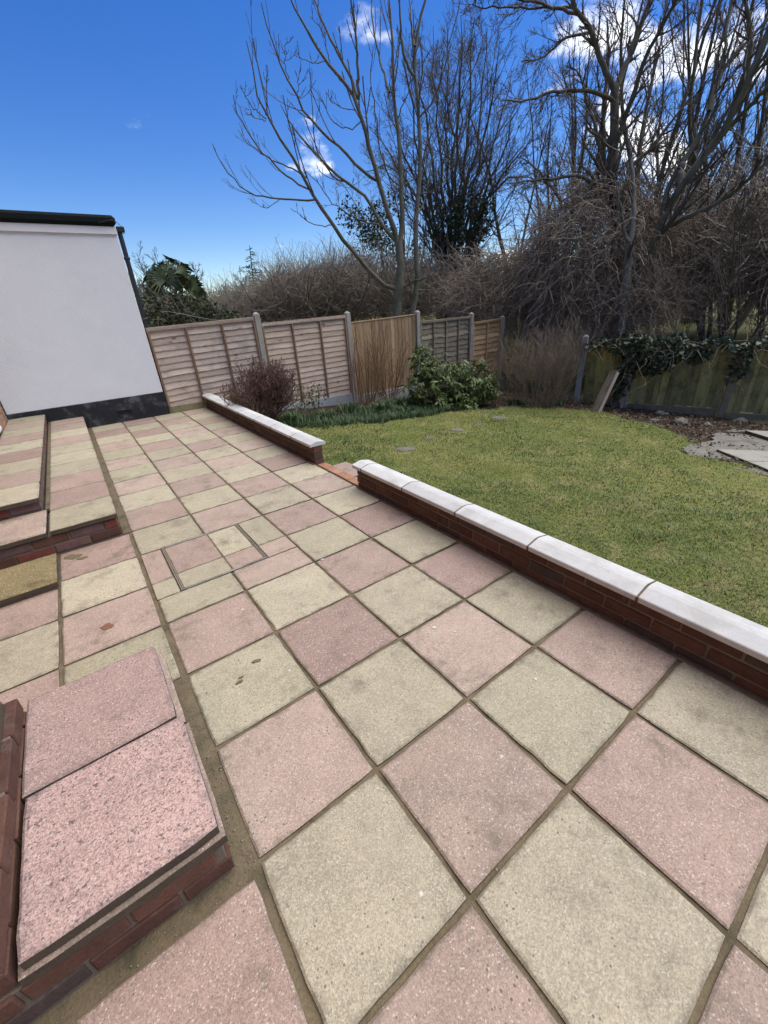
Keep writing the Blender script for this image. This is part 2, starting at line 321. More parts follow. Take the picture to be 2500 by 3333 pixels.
def mk_lawn():
    V, F = grid(np.linspace(1.955, 10.6, 150), np.linspace(-3.2, 7.42, 170), lambda X, Y: lawn_h(X, Y))
    n = NT('garden_soil', .95, .1); f = n.noise(2.5, 6, .7, (1,1,1), False); g = n.noise(40, 4, .7, (1,1,1), False)
    c = n.mix(n.ss(f, .4, .65), (.045, .033, .022), (.075, .055, .038)); c = n.mix(n.ss(g, .45, .65), c, (.03, .022, .015)); n.bump(g, .9, .02)
    tag(wmesh('garden_bed', V, F, n.done(c)), kind='structure')
    C_ = V[F].mean(1); k = inside(C_[:, 0]+.08*np.sin(C_[:, 1]*7.1)+rng.normal(size=len(C_))*.04, C_[:, 1]+.08*np.sin(C_[:, 0]*6.3)+rng.normal(size=len(C_))*.04)
    n = NT('lawn_turf', .95, .1); f = n.noise(1.1, 6, .65, (1,1,1), False); g = n.noise(26, 5, .75, (1,1,1), False); h = n.noise(4.5, 5, .7, (1,1,1), False)
    c = n.mix(n.ss(f, .36, .66), (.13, .155, .036), (.20, .20, .06)); c = n.mix(n.ss(h, .50, .68), c, (.25, .23, .09)); c = n.mix(n.ss(g, .5, .7), c, (.075, .075, .03)); n.bump(g, 1, .02)
    V2 = V+np.array([0, 0, .006])
    tag(wmesh('lawn', V2, F[k], n.done(c)), kind='structure')
mk_lawn()
# ---- the patio: mortar bed with slabs as its pieces
PATIO_X = [0.0, .4574, .9319, 1.3977, 1.8436]
pv, pf = grid(np.linspace(-.93, 1.90, 40), np.linspace(-2.6, 7.40, 120), lambda X, Y: -.009+.003*np.sin(X*31+Y*17)*np.sin(Y*23+X*5))
patio = tag(wmesh('patio', pv, pf, M_MORTAR), kind='structure')
def slab_mesh(mat, sx=.45, sy=.45, th=.036, jit=.0013, n=7, chip=True):
    b = .0045; hx, hy = sx/2, sy/2; ring = []
    for k, (ax, ay, bx_, by_) in enumerate(((-1,-1,1,-1), (1,-1,1,1), (1,1,-1,1), (-1,1,-1,-1))):
        for i in range(n):
            t = i/n; x, y = (ax+(bx_-ax)*t)*hx, (ay+(by_-ay)*t)*hy; ring.append([x, y])
    ring = np.array(ring); c = np.abs(ring); corner = (c[:, 0] > hx*.99) & (c[:, 1] > hy*.99)
    j = rng.normal(size=ring.shape)*jit; j[rng.random(len(j)) < .12] *= 2.6
    ring = ring - np.sign(ring)*np.abs(j); ring[corner] *= 1-rng.uniform(.003, .018, (corner.sum(), 1))
    m = len(ring); inn = ring*(1-b/hx*1.6)
    V = np.concatenate([np.c_[inn, np.full(m, 0)], np.c_[ring, np.full(m, -b)], np.c_[ring, np.full(m, -th)]])
    F = [list(range(m))]
    for a in (0, m):
        for i in range(m): F.append([a+i, a+m+i, a+m+(i+1) % m, a+(i+1) % m])
    F.append(list(range(3*m-1, 2*m-1, -1)))
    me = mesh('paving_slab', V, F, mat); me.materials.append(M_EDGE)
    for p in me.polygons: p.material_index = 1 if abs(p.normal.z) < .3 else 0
    return me
SV = {k: [slab_mesh(m) for _ in range(6)] for k, m in (('p', M_PINK), ('y', M_YEL), ('w', M_PINKW), ('m', M_MOSSY), ('d', M_DUSTY))}
def put_slab(kind, x0, x1, y0, y1, z, parent, name='paving_slab', tilt=.0035, gap=.011):
    sx, sy = (x1-x0-gap)/.45, (y1-y0-gap)/.45
    return link(name, random.choice(SV[kind]), parent, ((x0+x1)/2, (y0+y1)/2, z), (random.uniform(-tilt, tilt), random.uniform(-tilt, tilt), random.uniform(-.005, .005)+math.pi*random.randint(0, 1)), (sx, sy, 1))
MH = (.153, .713, 1.640, 2.2985)                                       # the inspection cover's outline
for r in range(-5, 16):
    for c in range(4):
        k = 'p' if (c+r) % 2 == 0 else 'y'; x0, x1, y0, y1 = PATIO_X[c]+.006, PATIO_X[c+1]+.006, r*.46, r*.46+.46
        if c == 0: x0 += .004
        g = .0095 if r > 2 else .0125
        if r in (3, 4) and c in (0, 1):
            if c == 0:
                if r == 4: put_slab(k, x0, MH[0]-.004, y0, y1, .0, patio, gap=g)
                else: put_slab(k, x0, x1, y0, MH[2], .0, patio, gap=g); put_slab(k, x0, MH[0]-.004, MH[2], y1, .0, patio, gap=.006)
            else:
                if r == 3: put_slab(k, x0, x1, y0, MH[2], .0, patio, gap=g); put_slab(k, MH[1]+.004, x1, MH[2], y1, .0, patio, gap=.006)
                else: put_slab(k, MH[1]+.004, x1, y0, y1, .0, patio, gap=g)
            continue
        put_slab(k, x0, x1, y0, y1, random.uniform(-.0015, .002), patio, gap=g)
    if r < 6:
        for c, (x0, x1) in ((-1, (-.468, -.004)), (-2, (-.93, -.474))):
            if -1 < r < 2: continue
            y0, y1 = r*.46, r*.46+.46
            if r == -1: y1 -= .025
            if r == 5: y1 = 2.74
            put_slab('p' if (c+r) % 2 == 0 else 'y', x0, x1, y0, y1, random.uniform(-.001, .002), patio, gap=.010)
# pebbles and flakes lying in the joints and on the slabs
def pebbles():
    n = 480; x = rng.uniform(-.02, 1.8, n); y = rng.uniform(-.9, 4.5, n)**1.0; jo = rng.random(n) < .75
    x = np.where(jo & (rng.random(n) < .6), np.array(PATIO_X)[rng.integers(0, 4, n)]+rng.normal(size=n)*.008, x)
    y = np.where(jo & (rng.random(n) < .5), np.round(y/.46)*.46+rng.normal(size=n)*.008, y)
    k = rng.random(n) < .3; x = np.where(k, rng.uniform(-.045, .022, n), x); y = np.where(k, rng.uniform(0, .95, n), y); k2 = rng.random(n) < .12; x = np.where(k2, rng.uniform(-.6, 0, n), x); y = np.where(k2, rng.uniform(-.03, .02, n), y)
    s = rng.uniform(.0009, .0032, n)*np.where(rng.random(n) < .07, 1.9, 1)
    z = np.where(k | k2, -.006, .002); base = np.array([[1,0,0],[-1,0,0],[0,1,0],[0,-1,0],[0,0,.7],[0,0,-.7]]); f = np.array([[0,2,4],[2,1,4],[1,3,4],[3,0,4],[2,0,5],[1,2,5],[3,1,5],[0,3,5]])
    V = (np.stack([x, y, z], 1)[:, None]+base[None]*s[:, None, None]*rng.uniform(.6, 1.3, (n, 6, 1))).reshape(-1, 3)
    F = (f[None]+np.arange(n)[:, None, None]*6).reshape(-1, 3)
    o = wmesh('grit', V, F, simple('grit', (.25, .22, .17), .5, 70, .9, 0, 200, rnd=False, objvar=0)); tag(o, 'pale grit and flakes scattered in the patio joints', 'grit', kind='stuff')
pebbles()
def stain(x, y, r, mat, z=.0028, asp=.7, n=18):
    th = np.linspace(0, 2*np.pi, n, endpoint=False); rr = r*(1+.25*np.sin(th*2+x*9)+rng.normal(size=n)*.12); X = x+rr*np.cos(th); Y = y+rr*asp*np.sin(th)
    V = np.concatenate([np.c_[X, Y, np.full(n, z+.0012)], np.c_[X, Y, np.full(n, z-.003)]]); wmesh('stain', V, [list(range(n))]+[[i, n+i, n+(i+1) % n, (i+1) % n] for i in range(n)], mat, patio)
M_RUST = simple('rust_stain', (.20, .095, .06), .3, 40, .9, .2, 120, rnd=False, objvar=0); M_OIL = simple('damp_stain', (.15, .12, .07), .3, 40, .8, .2, 120, rnd=False, objvar=0); M_LIME = simple('lime_spot', (.55, .52, .47), .2, 40, .9, .2, 120, rnd=False, objvar=0)
for x, y, r, m in ((-.255, 1.569, .034, M_RUST), (.308, .785, .017, M_OIL), (.20, .714, .014, M_OIL), (.215, .735, .008, M_OIL), (1.62, 1.84, .02, M_OIL), (-.38, 2.62, .05, M_OIL), (-.33, 2.55, .03, M_OIL), (1.12, .40, .011, M_LIME), (1.18, .31, .006, M_LIME), (1.24, -.12, .008, M_LIME), (.99, 1.36, .010, M_LIME)): stain(x, y, r, m)
# ================================================================== HOUSE
HY = 7.36
h = thing('house_extension', (.15, 8.5, 0), 'white rendered flat-roofed house extension with black plinth beside the patio', 'building')
box('wall', -.92, 1.207, HY+.002, 10.5, .375, 2.72, M_RENDER, h, .006)
box('plinth', -.92, 1.222, HY-.012, 10.48, -.1, .385, M_BLACK, h, .008)
v = box('air_vent', .44, .665, HY-.021, HY-.010, .115, .195, M_BLACK, h, .003)
for k in range(3): box('vent_slot', .455, .65, HY-.027, HY-.020, .128+k*.022, .139+k*.022, M_ROOF, v, .002)
box('fascia', -.95, 1.215, HY-.03, 10.55, 2.655, 2.752, M_FASCIA, h, .004)
rf = box('roof', -.97, 1.235, HY-.085, 10.6, 2.757, 2.885, M_ROOF, h, .035)
dp = [(1.268, HY+.10, 2.71), (1.262, HY+.10, 2.2), (1.256, HY+.10, 1.0), (1.25, HY+.10, -.1)]
V, F = tubes(curve(dp, 8)[None], np.full((1, 8), .034), 12); pipe = wmesh('downpipe', V, F, M_PIPE, h, True)
def hopper():
    bm = box_bm(.10, .11, .07, .008); me = bm_mesh('hopper', bm, M_PIPE); link('hopper', me, pipe, (1.285, HY+.08, 2.735))
    for z in (2.35, 1.5): box('pipe_clip', 1.215, 1.305, HY+.06, HY+.14, z, z+.03, M_PIPE, pipe, .004)
hopper()
V, F = tubes(curve([(1.0, HY-.09, 2.78), (1.2, HY-.10, 2.83), (1.32, HY-.02, 2.74), (1.33, HY+.04, 2.66), (1.27, HY+.05, 2.69)], 14)[None], np.full((1, 14), .0035), 5)
wmesh('roof_cable', V, F, M_PIPE, h)
# main house: brick return with a white door sill, just at the picture's left edge
BRV = {}
def brick_meshes(mat, l=.215, w=.1025, hh=.065, n=4):
    key = (mat.name, l, w, hh)
    if key not in BRV: BRV[key] = [bm_mesh('brick', box_bm(l, w, hh, .0045, 1, .0013), mat) for _ in range(n)]
    return BRV[key]
def brick_run(parent, mat, axis, fixed, a0, a1, z0, courses, mats=None, depth=.1025, start=0, pitch=.225, skip=None, ch=.075):
    """a leaf of bricks running along axis ('x' or 'y') between a0 and a1; half bricks at the ends"""
    for c in range(courses):
        z = z0+c*ch+.0375; off = 0 if (c+start) % 2 == 0 else -pitch/2; a = a0+off
        while a < a1-.02:
            s, e = max(a, a0), min(a+pitch-.011, a1)
            if e-s > .03 and not (skip and skip(s, e, c)):
                m = mat if mats is None else random.choice(mats); me = random.choice(brick_meshes(m, .215, depth)); mid = (s+e)/2; jt = random.uniform(-.0025, .0025)
                loc = (fixed+jt, mid, z) if axis == 'y' else (mid, fixed+jt, z)
                link('brick', me, parent, loc, (random.uniform(-.006, .006), 0, (math.pi/2 if axis == 'y' else 0)+random.uniform(-.006, .006)), ((e-s)/.215, 1, ch/.075*.98))
            a += pitch
hb = thing('brick_house', (-1.05, 6.4, 0), 'red brick house wall with white door sill at the left edge', 'building')
box('wall', -1.2, -.985, 6.35, 7.355, -.1, 2.75, M_MORTARW, hb, .002)
brick_run(hb, M_BRICKO, 'y', -.985, 6.36, 7.35, .0, 34)
box('wall', -1.25, -1.0, -4.0, 4.85, -.1, 5.0, M_BRICKO, hb, .01); box('wall', -1.25, -1.0, 4.86, 6.34, 2.52, 5.0, M_BRICKO, hb, .01); box('wall', -1.25, -1.0, 6.36, 10.5, 2.90, 5.0, M_BRICKO, hb, .01)
box('door_sill', -1.15, -.905, 4.9, 6.34, .36, .41, M_FASCIA, hb, .01)
dr = box('door_frame', -1.12, -1.02, 4.95, 6.33, .41, 2.5, M_FASCIA, hb, .008); box('door_pane', -1.018, -1.012, 5.05, 6.23, .52, 2.4, M_PIPE, dr, .001)
# ================================================================== STEPS
sf = thing('patio_steps', (-.45, 5, 0), 'long two-tier brick steps with pink and buff slab treads below white wall', 'steps', 'brick and slab steps')
box('mortar_core', -.90, -.055, 2.763, 7.345, -.08, .148, M_MORTARW, sf, .002)
box('mortar_core', -.90, -.508, 3.255, 7.345, .15, .272, M_MORTARW, sf, .002)
brick_run(sf, M_BRICKP, 'x', 2.806, -.92, -.048, .002, 2, [M_BRICKP, M_BRICKP, M_BRICK])
brick_run(sf, M_BRICKP, 'y', -.098, 2.87, 7.345, .002, 2, [M_BRICKP, M_BRICKP, M_BRICK], start=1)
brick_run(sf, M_BRICKP, 'x', 3.298, -.92, -.50, .197, 1)
brick_run(sf, M_BRICKP, 'y', -.551, 3.36, 7.345, .197, 1, start=1)
T1 = 'yppyyypypp'; T2 = 'ypypypypy'
for i, k in enumerate(T1): put_slab(k, -.462, -.028, 2.725+i*.462, min(2.725+i*.462+.462, 7.35), .196, sf, gap=.008)
for i, k in enumerate('py'): put_slab(k, -.935+(0 if i == 0 else -.46), -.472+(0 if i == 0 else -.46), 2.725, 3.24, .194, sf, gap=.008)
for i, k in enumerate(T2): put_slab(k, -.935, -.482, 3.205+i*.4605, min(3.205+i*.4605+.4605, 7.35), .314, sf, gap=.008)
box('mortar_strip', -.488, -.445, 3.25, 7.345, .16, .192, M_MORTAR, sf, .004)
box('mortar_fillet', -.045, .012, 2.76, 7.345, -.02, .0035, M_MORTAR, sf, .003)
# the near steps
sn = thing('patio_steps', (-.3, .5, 0), 'near brick step topped with two worn pink slabs, bottom left corner', 'steps', 'brick and slab steps')
box('mortar_core', -.95, -.056, .032, .91, -.08, .145, M_MORTARW, sn, .002)
brick_run(sn, M_BRICK, 'x', .075, -.97, -.047, .0, 2, start=1)
brick_run(sn, M_BRICK, 'y', -.10, .13, .92, .0, 2, start=0)
brick_run(sn, M_BRICK, 'x', .88, -.97, -.155, .0, 2)
def under_slab():
    put_slab('p', -.515, -.03, .018, .478, .1855, sn, gap=.004); put_slab('p', -.515, -.036, .48, .94, .1855, sn, gap=.004)
under_slab()
put_slab('w', -.503, -.043, .030, .487, .2235, sn, gap=.002, tilt=.002); put_slab('d', -.513, -.058, .492, .945, .2215, sn, gap=.003, tilt=.002)
box('mortar_core', -.95, -.525, .04, .86, .15, .285, M_MORTARW, sn, .002)
brick_run(sn, M_BRICK, 'y', -.568, .035, .895, .147, 2, start=1, ch=.072)
brick_run(sn, M_BRICK, 'x', .083, -.97, -.625, .147, 2, ch=.072)
put_slab('y', -1.0, -.533, .0, .395, .338, sn, gap=.004); put_slab('p', -1.0, -.541, .40, .87, .330, sn, gap=.004)
# loose damp slab laid in front of the far steps
ls = thing('paving_slab', (-.69, 2.43, 0), 'damp brown mossy slab lying raised at the foot of the far steps', 'slab')
put_slab('m', -.925, -.462, 2.20, 2.655, .055, ls, gap=.002); box('mortar_bed', -.915, -.475, 2.215, 2.65, -.01, .018, M_MORTAR, ls, .004)
# ================================================================== INSPECTION COVER
mc = thing('inspection_cover', (.43, 2.0, 0), 'square recessed drain cover with steel rim set flush into the patio', 'drain cover')
x0, x1, y0, y1 = MH
def rim(a, w, z, name):
    box(name, x0+a, x1-a, y0+a, y0+a+w, -.02, z, M_STEEL, mc, .001); box(name, x0+a, x1-a, y1-a-w, y1-a, -.02, z, M_STEEL, mc, .001)
    box(name, x0+a, x0+a+w, y0+a+w+.0005, y1-a-w-.0005, -.02, z, M_STEEL, mc, .001); box(name, x1-a-w, x1-a, y0+a+w+.0005, y1-a-w-.0005, -.02, z, M_STEEL, mc, .001)
box('frame_bed', x0, x1, y0, y1, -.03, -.0012, M_MORTAR, mc, .0005); rim(.000, .005, .003, 'outer_rim'); rim(.0105, .0045, .003, 'inner_rim')
jx, jy = .478, 1.862; q = .0155
for k, a in (('y', (x0+q, jx, y0+q, jy)), ('p', (jx, x1-q, y0+q, jy)), ('p', (x0+q, jx, jy, y1-q)), ('y', (jx, x1-q, jy, y1-q))): put_slab(k, *a, .0005, mc, gap=.003, tilt=.001)
box('key_plate', .40, .54, y0-.002, y0+.020, .0, .0045, M_STEEL, mc, .002); box('key_plate', .34, .46, y1-.018, y1+.001, .0, .004, M_STEEL, mc, .002)
# ================================================================== LOW WALLS
def coping_mesh(L, w=.19):
    prof = [(-w/2, 0), (-w/2, .025), (-w/2+.004, .029), (0-.014, .047), (.014, .047), (w/2-.004, .029), (w/2, .025), (w/2, 0), (w/2-.02, 0), (w/2-.024, .006), (w/2-.03, 0), (-w/2+.03, 0), (-w/2+.024, .006), (-w/2+.02, 0)]
    n = len(prof); e = .003; V = []; F = []
    for y, s in ((-L/2, .985), (-L/2+e, 1), (L/2-e, 1), (L/2, .985)): V += [(x*s, y, .03+(z-.03)*s) for x, z in prof]
    for k in range(3):
        for i in range(n): F.append([k*n+i, k*n+(i+1) % n, (k+1)*n+(i+1) % n, (k+1)*n+i])
    F += [list(range(n-1, -1, -1)), list(range(3*n, 4*n))]
    me = mesh('coping_stone', V, F, M_COPE); return me
def low_wall(label, y0, y1, joints, xoff=0):
    w = thing('garden_wall', (1.9, (y0+y1)/2, 0), label, 'wall', 'low brick walls with pale coping')
    x = 1.905+xoff
    box('mortar_core', x-.045, x+.045, y0+.012, y1-.012, -.36, .192, M_MORTARW, w, .002)
    brick_run(w, M_BRICK, 'y', x, y0, y1, -.33, 7, start=1)
    ys = [y0-.012]+joints+[y1+.012]
    for a, b in zip(ys[:-1], ys[1:]):
        g = .006; link('coping_stone', coping_mesh(b-a-2*g+.001), w, (x+.002, (a+b)/2, .2), (0, random.uniform(-.004, .004), random.uniform(-.002, .002)))
    for j in joints:
        V = []; pr = [(-.0935, .002), (-.0935, .026), (-.013, .0455), (.013, .0455), (.0935, .026), (.0935, .002)]
        for y in (j-.0065, j+.0065): V += [(x+a, y, .2+z) for a, z in pr]
        wmesh('coping_joint', V, [[0,1,2,3,4,5][::-1], [6,7,8,9,10,11]]+[[i, (i+1) % 6, 6+(i+1) % 6, 6+i] for i in range(6)], M_MORTAR, w)
    box('mortar_bed', x-.05, x+.05, y0+.003, y1-.003, .1925, .2005, M_MORTARW, w, .001)
    box('mortar_fillet', x-.085, x-.045, y0, y1, -.02, .005, M_MORTAR, w, .006)
low_wall('near low brick wall with pale stone coping between patio and lawn', -2.1, 2.235, [-1.42, -.83, -.235, .365, .945, 1.52, 2.10])
low_wall('far low brick wall with pale stone coping running up to the fence', 3.075, 7.33, [3.55, 4.14, 4.73, 5.33, 5.93, 6.53, 7.12])
th_ = thing('brick_threshold', (1.91, 2.65, 0), 'row of pale orange bricks across the gap in the low wall', 'threshold')
box('mortar_core', 1.865, 1.955, 2.25, 3.06, -.3, -.012, M_MORTARW, th_, .002)
for k in range(4): link('brick', random.choice(brick_meshes(M_BRICKO, .195, .1025)), th_, (1.913, 2.345+k*.203, -.027), (0, random.uniform(-.01, .01), math.pi/2+random.uniform(-.01, .01)))
brick_run(th_, M_BRICK, 'y', 1.906, 2.25, 3.06, -.33, 3)
st = thing('step_slab', (2.12, 2.85, -.1), 'pink slab step just beyond the gap in the low wall', 'slab'); put_slab('p', 1.99, 2.29, 2.70, 3.17, -.10, st); put_slab('p', 1.99, 2.29, 2.22, 2.69, -.10, st); box('mortar_core', 1.99, 2.27, 2.24, 3.15, -.35, -.13, M_MORTARW, st)
# ================================================================== BACK FENCE
FY = 7.40
def conc_post(x, y, z0, z1, label, mat=M_CONC, w=.10, rot=0, tilt=(0, 0), group='concrete fence posts'):
    hgt = z1-z0; a = w/2; V = [(-a,-a,0), (a,-a,0), (a,a,0), (-a,a,0), (-a,-a,hgt-.04), (a,-a,hgt-.04), (a,a,hgt-.04), (-a,a,hgt-.04), (0,0,hgt)]
    F = [[0,1,5,4], [1,2,6,5], [2,3,7,6], [3,0,4,7], [4,5,8], [5,6,8], [6,7,8], [7,4,8]]
    bm = bmesh.new(); vs_ = [bm.verts.new(v) for v in V]; [bm.faces.new([vs_[i] for i in f]) for f in F]
    bmesh.ops.bevel(bm, geom=[e for e in bm.edges], offset=.007, segments=1, affect='EDGES')
    o = link('concrete_post', bm_mesh('concrete_post', bm, mat), None, (x, y, z0), (tilt[0], tilt[1], rot)); return tag(o, label, 'fence post', group)
POSTS = [(3.12, 1.53), (5.11, 1.44), (7.065, 1.355), (8.93, 1.21), (10.19, 1.06), (11.28, .86)]
PL = ['concrete post between the two pinkish slatted fence panels', 'concrete post between slatted panel and vertical board panel', 'concrete post between vertical board panel and grey panel', 'concrete post between grey panel and orange panel', 'concrete post at the right end of the orange panel', 'concrete post standing alone in the brown thicket']
for (x, z), l in zip(POSTS, PL): conc_post(x, FY, float(lawn_z(min(x, 10)))-.2 if x > 3.5 else -.5, z, l, w=.105)
def slat_mesh(L, hgt, mat, wav=.004, n=9):
    xs = np.linspace(-L/2, L/2, n); lo = -hgt/2+rng.normal(size=n)*wav; V = []
    for k in range(n): V += [(xs[k], .006, hgt/2), (xs[k], -.019, lo[k]), (xs[k], -.007, lo[k]), (xs[k], .012, hgt/2)]
    F = []
    for k in range(n-1):
        a = k*4; F += [[a, a+1, a+5, a+4][::-1], [a+1, a+2, a+6, a+5][::-1], [a+2, a+3, a+7, a+6][::-1], [a+3, a, a+4, a+7][::-1]]
    F += [[0, 1, 2, 3], [4*n-1, 4*n-2, 4*n-3, 4*n-4]]
    me = mesh('slat', V, F, mat); return me
def lap_panel(xa, xb, zb, zt0, zt1, mat, nb, label, pitch=.105, railmat=None, wav=.004, batmat=None, rail=.045):
    p = thing('fence_panel', ((xa+xb)/2, FY, zb), label, 'fence panel', 'back fence panels'); L = xb-xa; ang = math.atan2(zt1-zt0, L); railmat = railmat or M_RAIL; batmat = batmat or M_BATTEN
    ms = [slat_mesh(L-.01, pitch+.028, mat, wav) for _ in range(4)]; zt = (zt0+zt1)/2; n = int((zt-.03-zb)/pitch)+1
    for i in range(n):
        z = zt-.035-pitch*(i+.5)
        if z < zb-.02: break
        link('slat', random.choice(ms), p, ((xa+xb)/2, FY+.006+random.uniform(-.002, .002), z), (random.uniform(-.02, .02), -ang+random.uniform(-.004, .004), 0))
    me = bm_mesh('rail', box_bm(L, .045, rail, .004), railmat); link('rail', me, p, ((xa+xb)/2, FY-.020, zt-rail/2), (0, -ang, 0))
    cap = bm_mesh('capping', box_bm(L, .06, .014, .003), railmat); link('capping', cap, p, ((xa+xb)/2, FY-.008, zt+.0075), (0, -ang, 0))
    for k in range(nb+2):
        x = xa+L*k/(nb+1); x = min(max(x, xa+.018), xb-.018); zz = zt0+(zt1-zt0)*(x-xa)/L
        box('batten', x-.017, x+.017, FY-.044, FY-.0135, zb, zz-rail-.001, batmat, p, .003)
    return p
lap_panel(1.225, 3.062, .115, 1.375, 1.432, M_SLAT1, 2, 'grey-pink slatted fence panel against the white house corner', .103)
lap_panel(3.182, 5.05, -.235, 1.315, 1.35, M_SLAT2, 2, 'pinkish slatted fence panel behind the clipped brown shrub', .103)
lap_panel(7.13, 8.87, -.55, 1.095, 1.105, M_SLAT4, 3, 'weathered grey slatted fence panel behind the evergreen shrub', .12, M_SLAT4, .012, M_SLAT4)
lap_panel(8.99, 10.13, -.6, .945, .98, M_SLAT5, 1, 'short orange slatted fence panel at the far end', .13, M_SLAT5, .010, M_SLAT5)
def gravel(xa, xb, z0, z1, mat, label):
    g = box('gravel_board', xa, xb, FY-.028, FY+.028, z0, z1, mat, None, .006); tag(g, label, 'gravel board', 'boards under the fence panels')
gravel(1.225, 3.062, -.05, .112, wood('mossy_gravel_board', (.24, .22, .13), (.18, .16, .09), (.16, 1, 1), (.10, .10, .05), .6), 'mossy wooden board under the fence panel by the house')
gravel(3.18, 5.055, -.62, -.24, M_CONCW, 'pale concrete board under the pinkish slatted panel')
gravel(5.17, 7.01, -.85, -.335, M_CONCW, 'pale concrete board under the vertical board panel')
gravel(7.12, 8.875, -1.0, -.553, M_CONCG, 'concrete board under the grey fence panel')
gravel(8.985, 10.135, -1.1, -.603, M_CONCG, 'concrete board under the orange fence panel')
def board_mesh(hgt, w, mat, t0=.005, t1=.013):
    V = [(-w/2, 0, 0), (w/2, 0, 0), (w/2, t1, 0), (-w/2, t0, 0)]; V = [(x, -y, z) for z in (0, hgt) for x, y, _ in V]
    bm = bmesh.new(); vs_ = [bm.verts.new(v) for v in V]
    for f in ([0,1,2,3], [7,6,5,4], [0,4,5,1], [1,5,6,2], [2,6,7,3], [3,7,4,0]): bm.faces.new([vs_[i] for i in f])
    bmesh.ops.bevel(bm, geom=bm.edges[:], offset=.0015, segments=1, affect='EDGES'); return bm_mesh('board', bm, mat)
p3 = thing('fence_panel', (6.1, FY, -.3), 'orange-brown fence panel of upright boards behind the bare stems', 'fence panel', 'back fence panels')
n3 = 17; w3 = (7.005-5.175)/n3; bms = [board_mesh(1.52, w3+.017, M_CLOSE) for _ in range(2)]
for k in range(n3):
    x = 5.175+(k+.5)*w3; zt = 1.192+(1.25-1.192)*(k+.5)/n3
    link('board', bms[k % 2], p3, (x, FY+.004-.002*(k % 2), zt-1.522), (random.uniform(-.004, .004), 0, .12+random.uniform(-.02, .02)))
for z in (-.15, .45, 1.0): box('rail', 5.175, 7.005, FY+.012, FY+.05, z, z+.07, M_BATTEN, p3, .003)
link('capping', bm_mesh('capping', box_bm(1.84, .055, .022, .003), M_CLOSE), p3, (6.09, FY+.004, 1.232), (0, -math.atan2(.058, 1.83), 0))
V, F = tubes(curve([(3.06, FY+.05, 1.41), (2.7, 8.6, 1.42), (2.2, 10.4, 1.66)], 12)[None], np.full((1, 12), .004), 5)
tag(wmesh('washing_line', V, F, M_CONCW), 'thin line strung from the first fence post towards the palm', 'line')
# ================================================================== RIGHT-HAND FENCE
RA, RB, RC = np.array([9.74, 4.63]), np.array([10.0, 3.62]), np.array([10.63, 1.944])
dirR = unit(RC-RB); angR = math.atan2(dirR[1], dirR[0])
conc_post(RA[0], RA[1], -1.1, .646, 'concrete post standing clear of the leaning mossy panel', M_CONCW, .11, angR)
conc_post(RB[0], RB[1], -1.1, .42, 'concrete post half hidden by ivy on the mossy fence', M_CONC, .10, angR, (.03, .0))
conc_post(RC[0], RC[1], -1.2, .47, 'greenish concrete post between two mossy panels on the right', M_CONCG, .12, angR, (0, .02))
RD = RC+dirR*1.9; conc_post(RD[0], RD[1], -1.3, .40, 'concrete post at the right edge of the mossy fence', M_CONCG, .12, angR)
def moss_panel(a, b, z0, z1, label, lean=0, roll=0, n=15, gap=.07, back=0):
    a = np.array(a); b = np.array(b); d = unit(b-a); L = np.linalg.norm(b-a)-2*gap; ang = math.atan2(d[1], d[0]); c = (a+b)/2
    root = thing('fence_panel', (c[0], c[1], z0), label, 'fence panel', 'mossy fence panels on the right'); root.rotation_euler = (lean, roll, ang)
    w = L/n; bs = [board_mesh(z1-z0-random.uniform(0, .03), w+.015, M_MOSSBD) for _ in range(3)]
    for k in range(n):
        o = bpy.data.objects.new('board', random.choice(bs)); COL.objects.link(o); o.parent = root; o.location = (-L/2+(k+.5)*w, back-.011*(k % 2), random.uniform(-.03, .01)); o.rotation_euler = (random.uniform(-.01, .01), random.uniform(-.02, .02), .09)
    for z in (.15, (z1-z0)*.5, (z1-z0)*.85):
        o = bpy.data.objects.new('rail', bm_mesh('rail', box_bm(L, .04, .075, .004), M_MOSSBD)); COL.objects.link(o); o.parent = root; o.location = (0, back+.032, z)
    return root
moss_panel(RA+np.array([.10, -.12]), RB+np.array([.02, .1]), -.93, .50, 'leaning mossy green board panel next to the lone post', .05, -.05, 8, .02)
moss_panel(RB, RC, -.80, .42, 'long mossy green board panel under the ivy', -.03, .0, 15)
moss_panel(RC, RD, -.86, .40, 'mossy green board panel at the right edge', -.03, 0, 16)
def right_gravel(a, b, z0, z1, label):
    d = unit(b-a); L = np.linalg.norm(b-a)-.14; c = (a+b)/2
    g = link('gravel_board', bm_mesh('gravel_board', box_bm(L, .05, z1-z0, .008), M_CONCG), None, (c[0], c[1], (z0+z1)/2), (0, 0, math.atan2(d[1], d[0]))); tag(g, label, 'gravel board', 'boards under the fence panels')
right_gravel(RB, RC, -1.12, -.81, 'stained concrete board below the long mossy panel'); right_gravel(RC, RD, -1.2, -.87, 'stained concrete board below the right edge mossy panel')
def lean_plank(px0, px1, off0, label, w, t, mat, name='plank'):
    a = on_lawn(*px0, 0); b = at(*px1, math.hypot(*(a[:2]-CAM[:2]))+off0); d = b-a; L = np.linalg.norm(d)
    o = link(name, bm_mesh(name, box_bm(w, t, L, .004, 1, .003), mat), None, (a+b)/2); q = Vector(d.tolist()).to_track_quat('Z', 'Y'); o.rotation_mode = 'QUATERNION'; o.rotation_quaternion = q; tag(o, label, 'plank')
lean_plank((1935, 1338), (2000, 1205), .5, 'rotten plank leaning against the mossy panel', .16, .03, M_OLDWOOD)
lean_plank((1951, 1343), (2012, 1212), .45, 'pale split timber leaning beside the rotten plank', .05, .03, M_PALEWOOD)
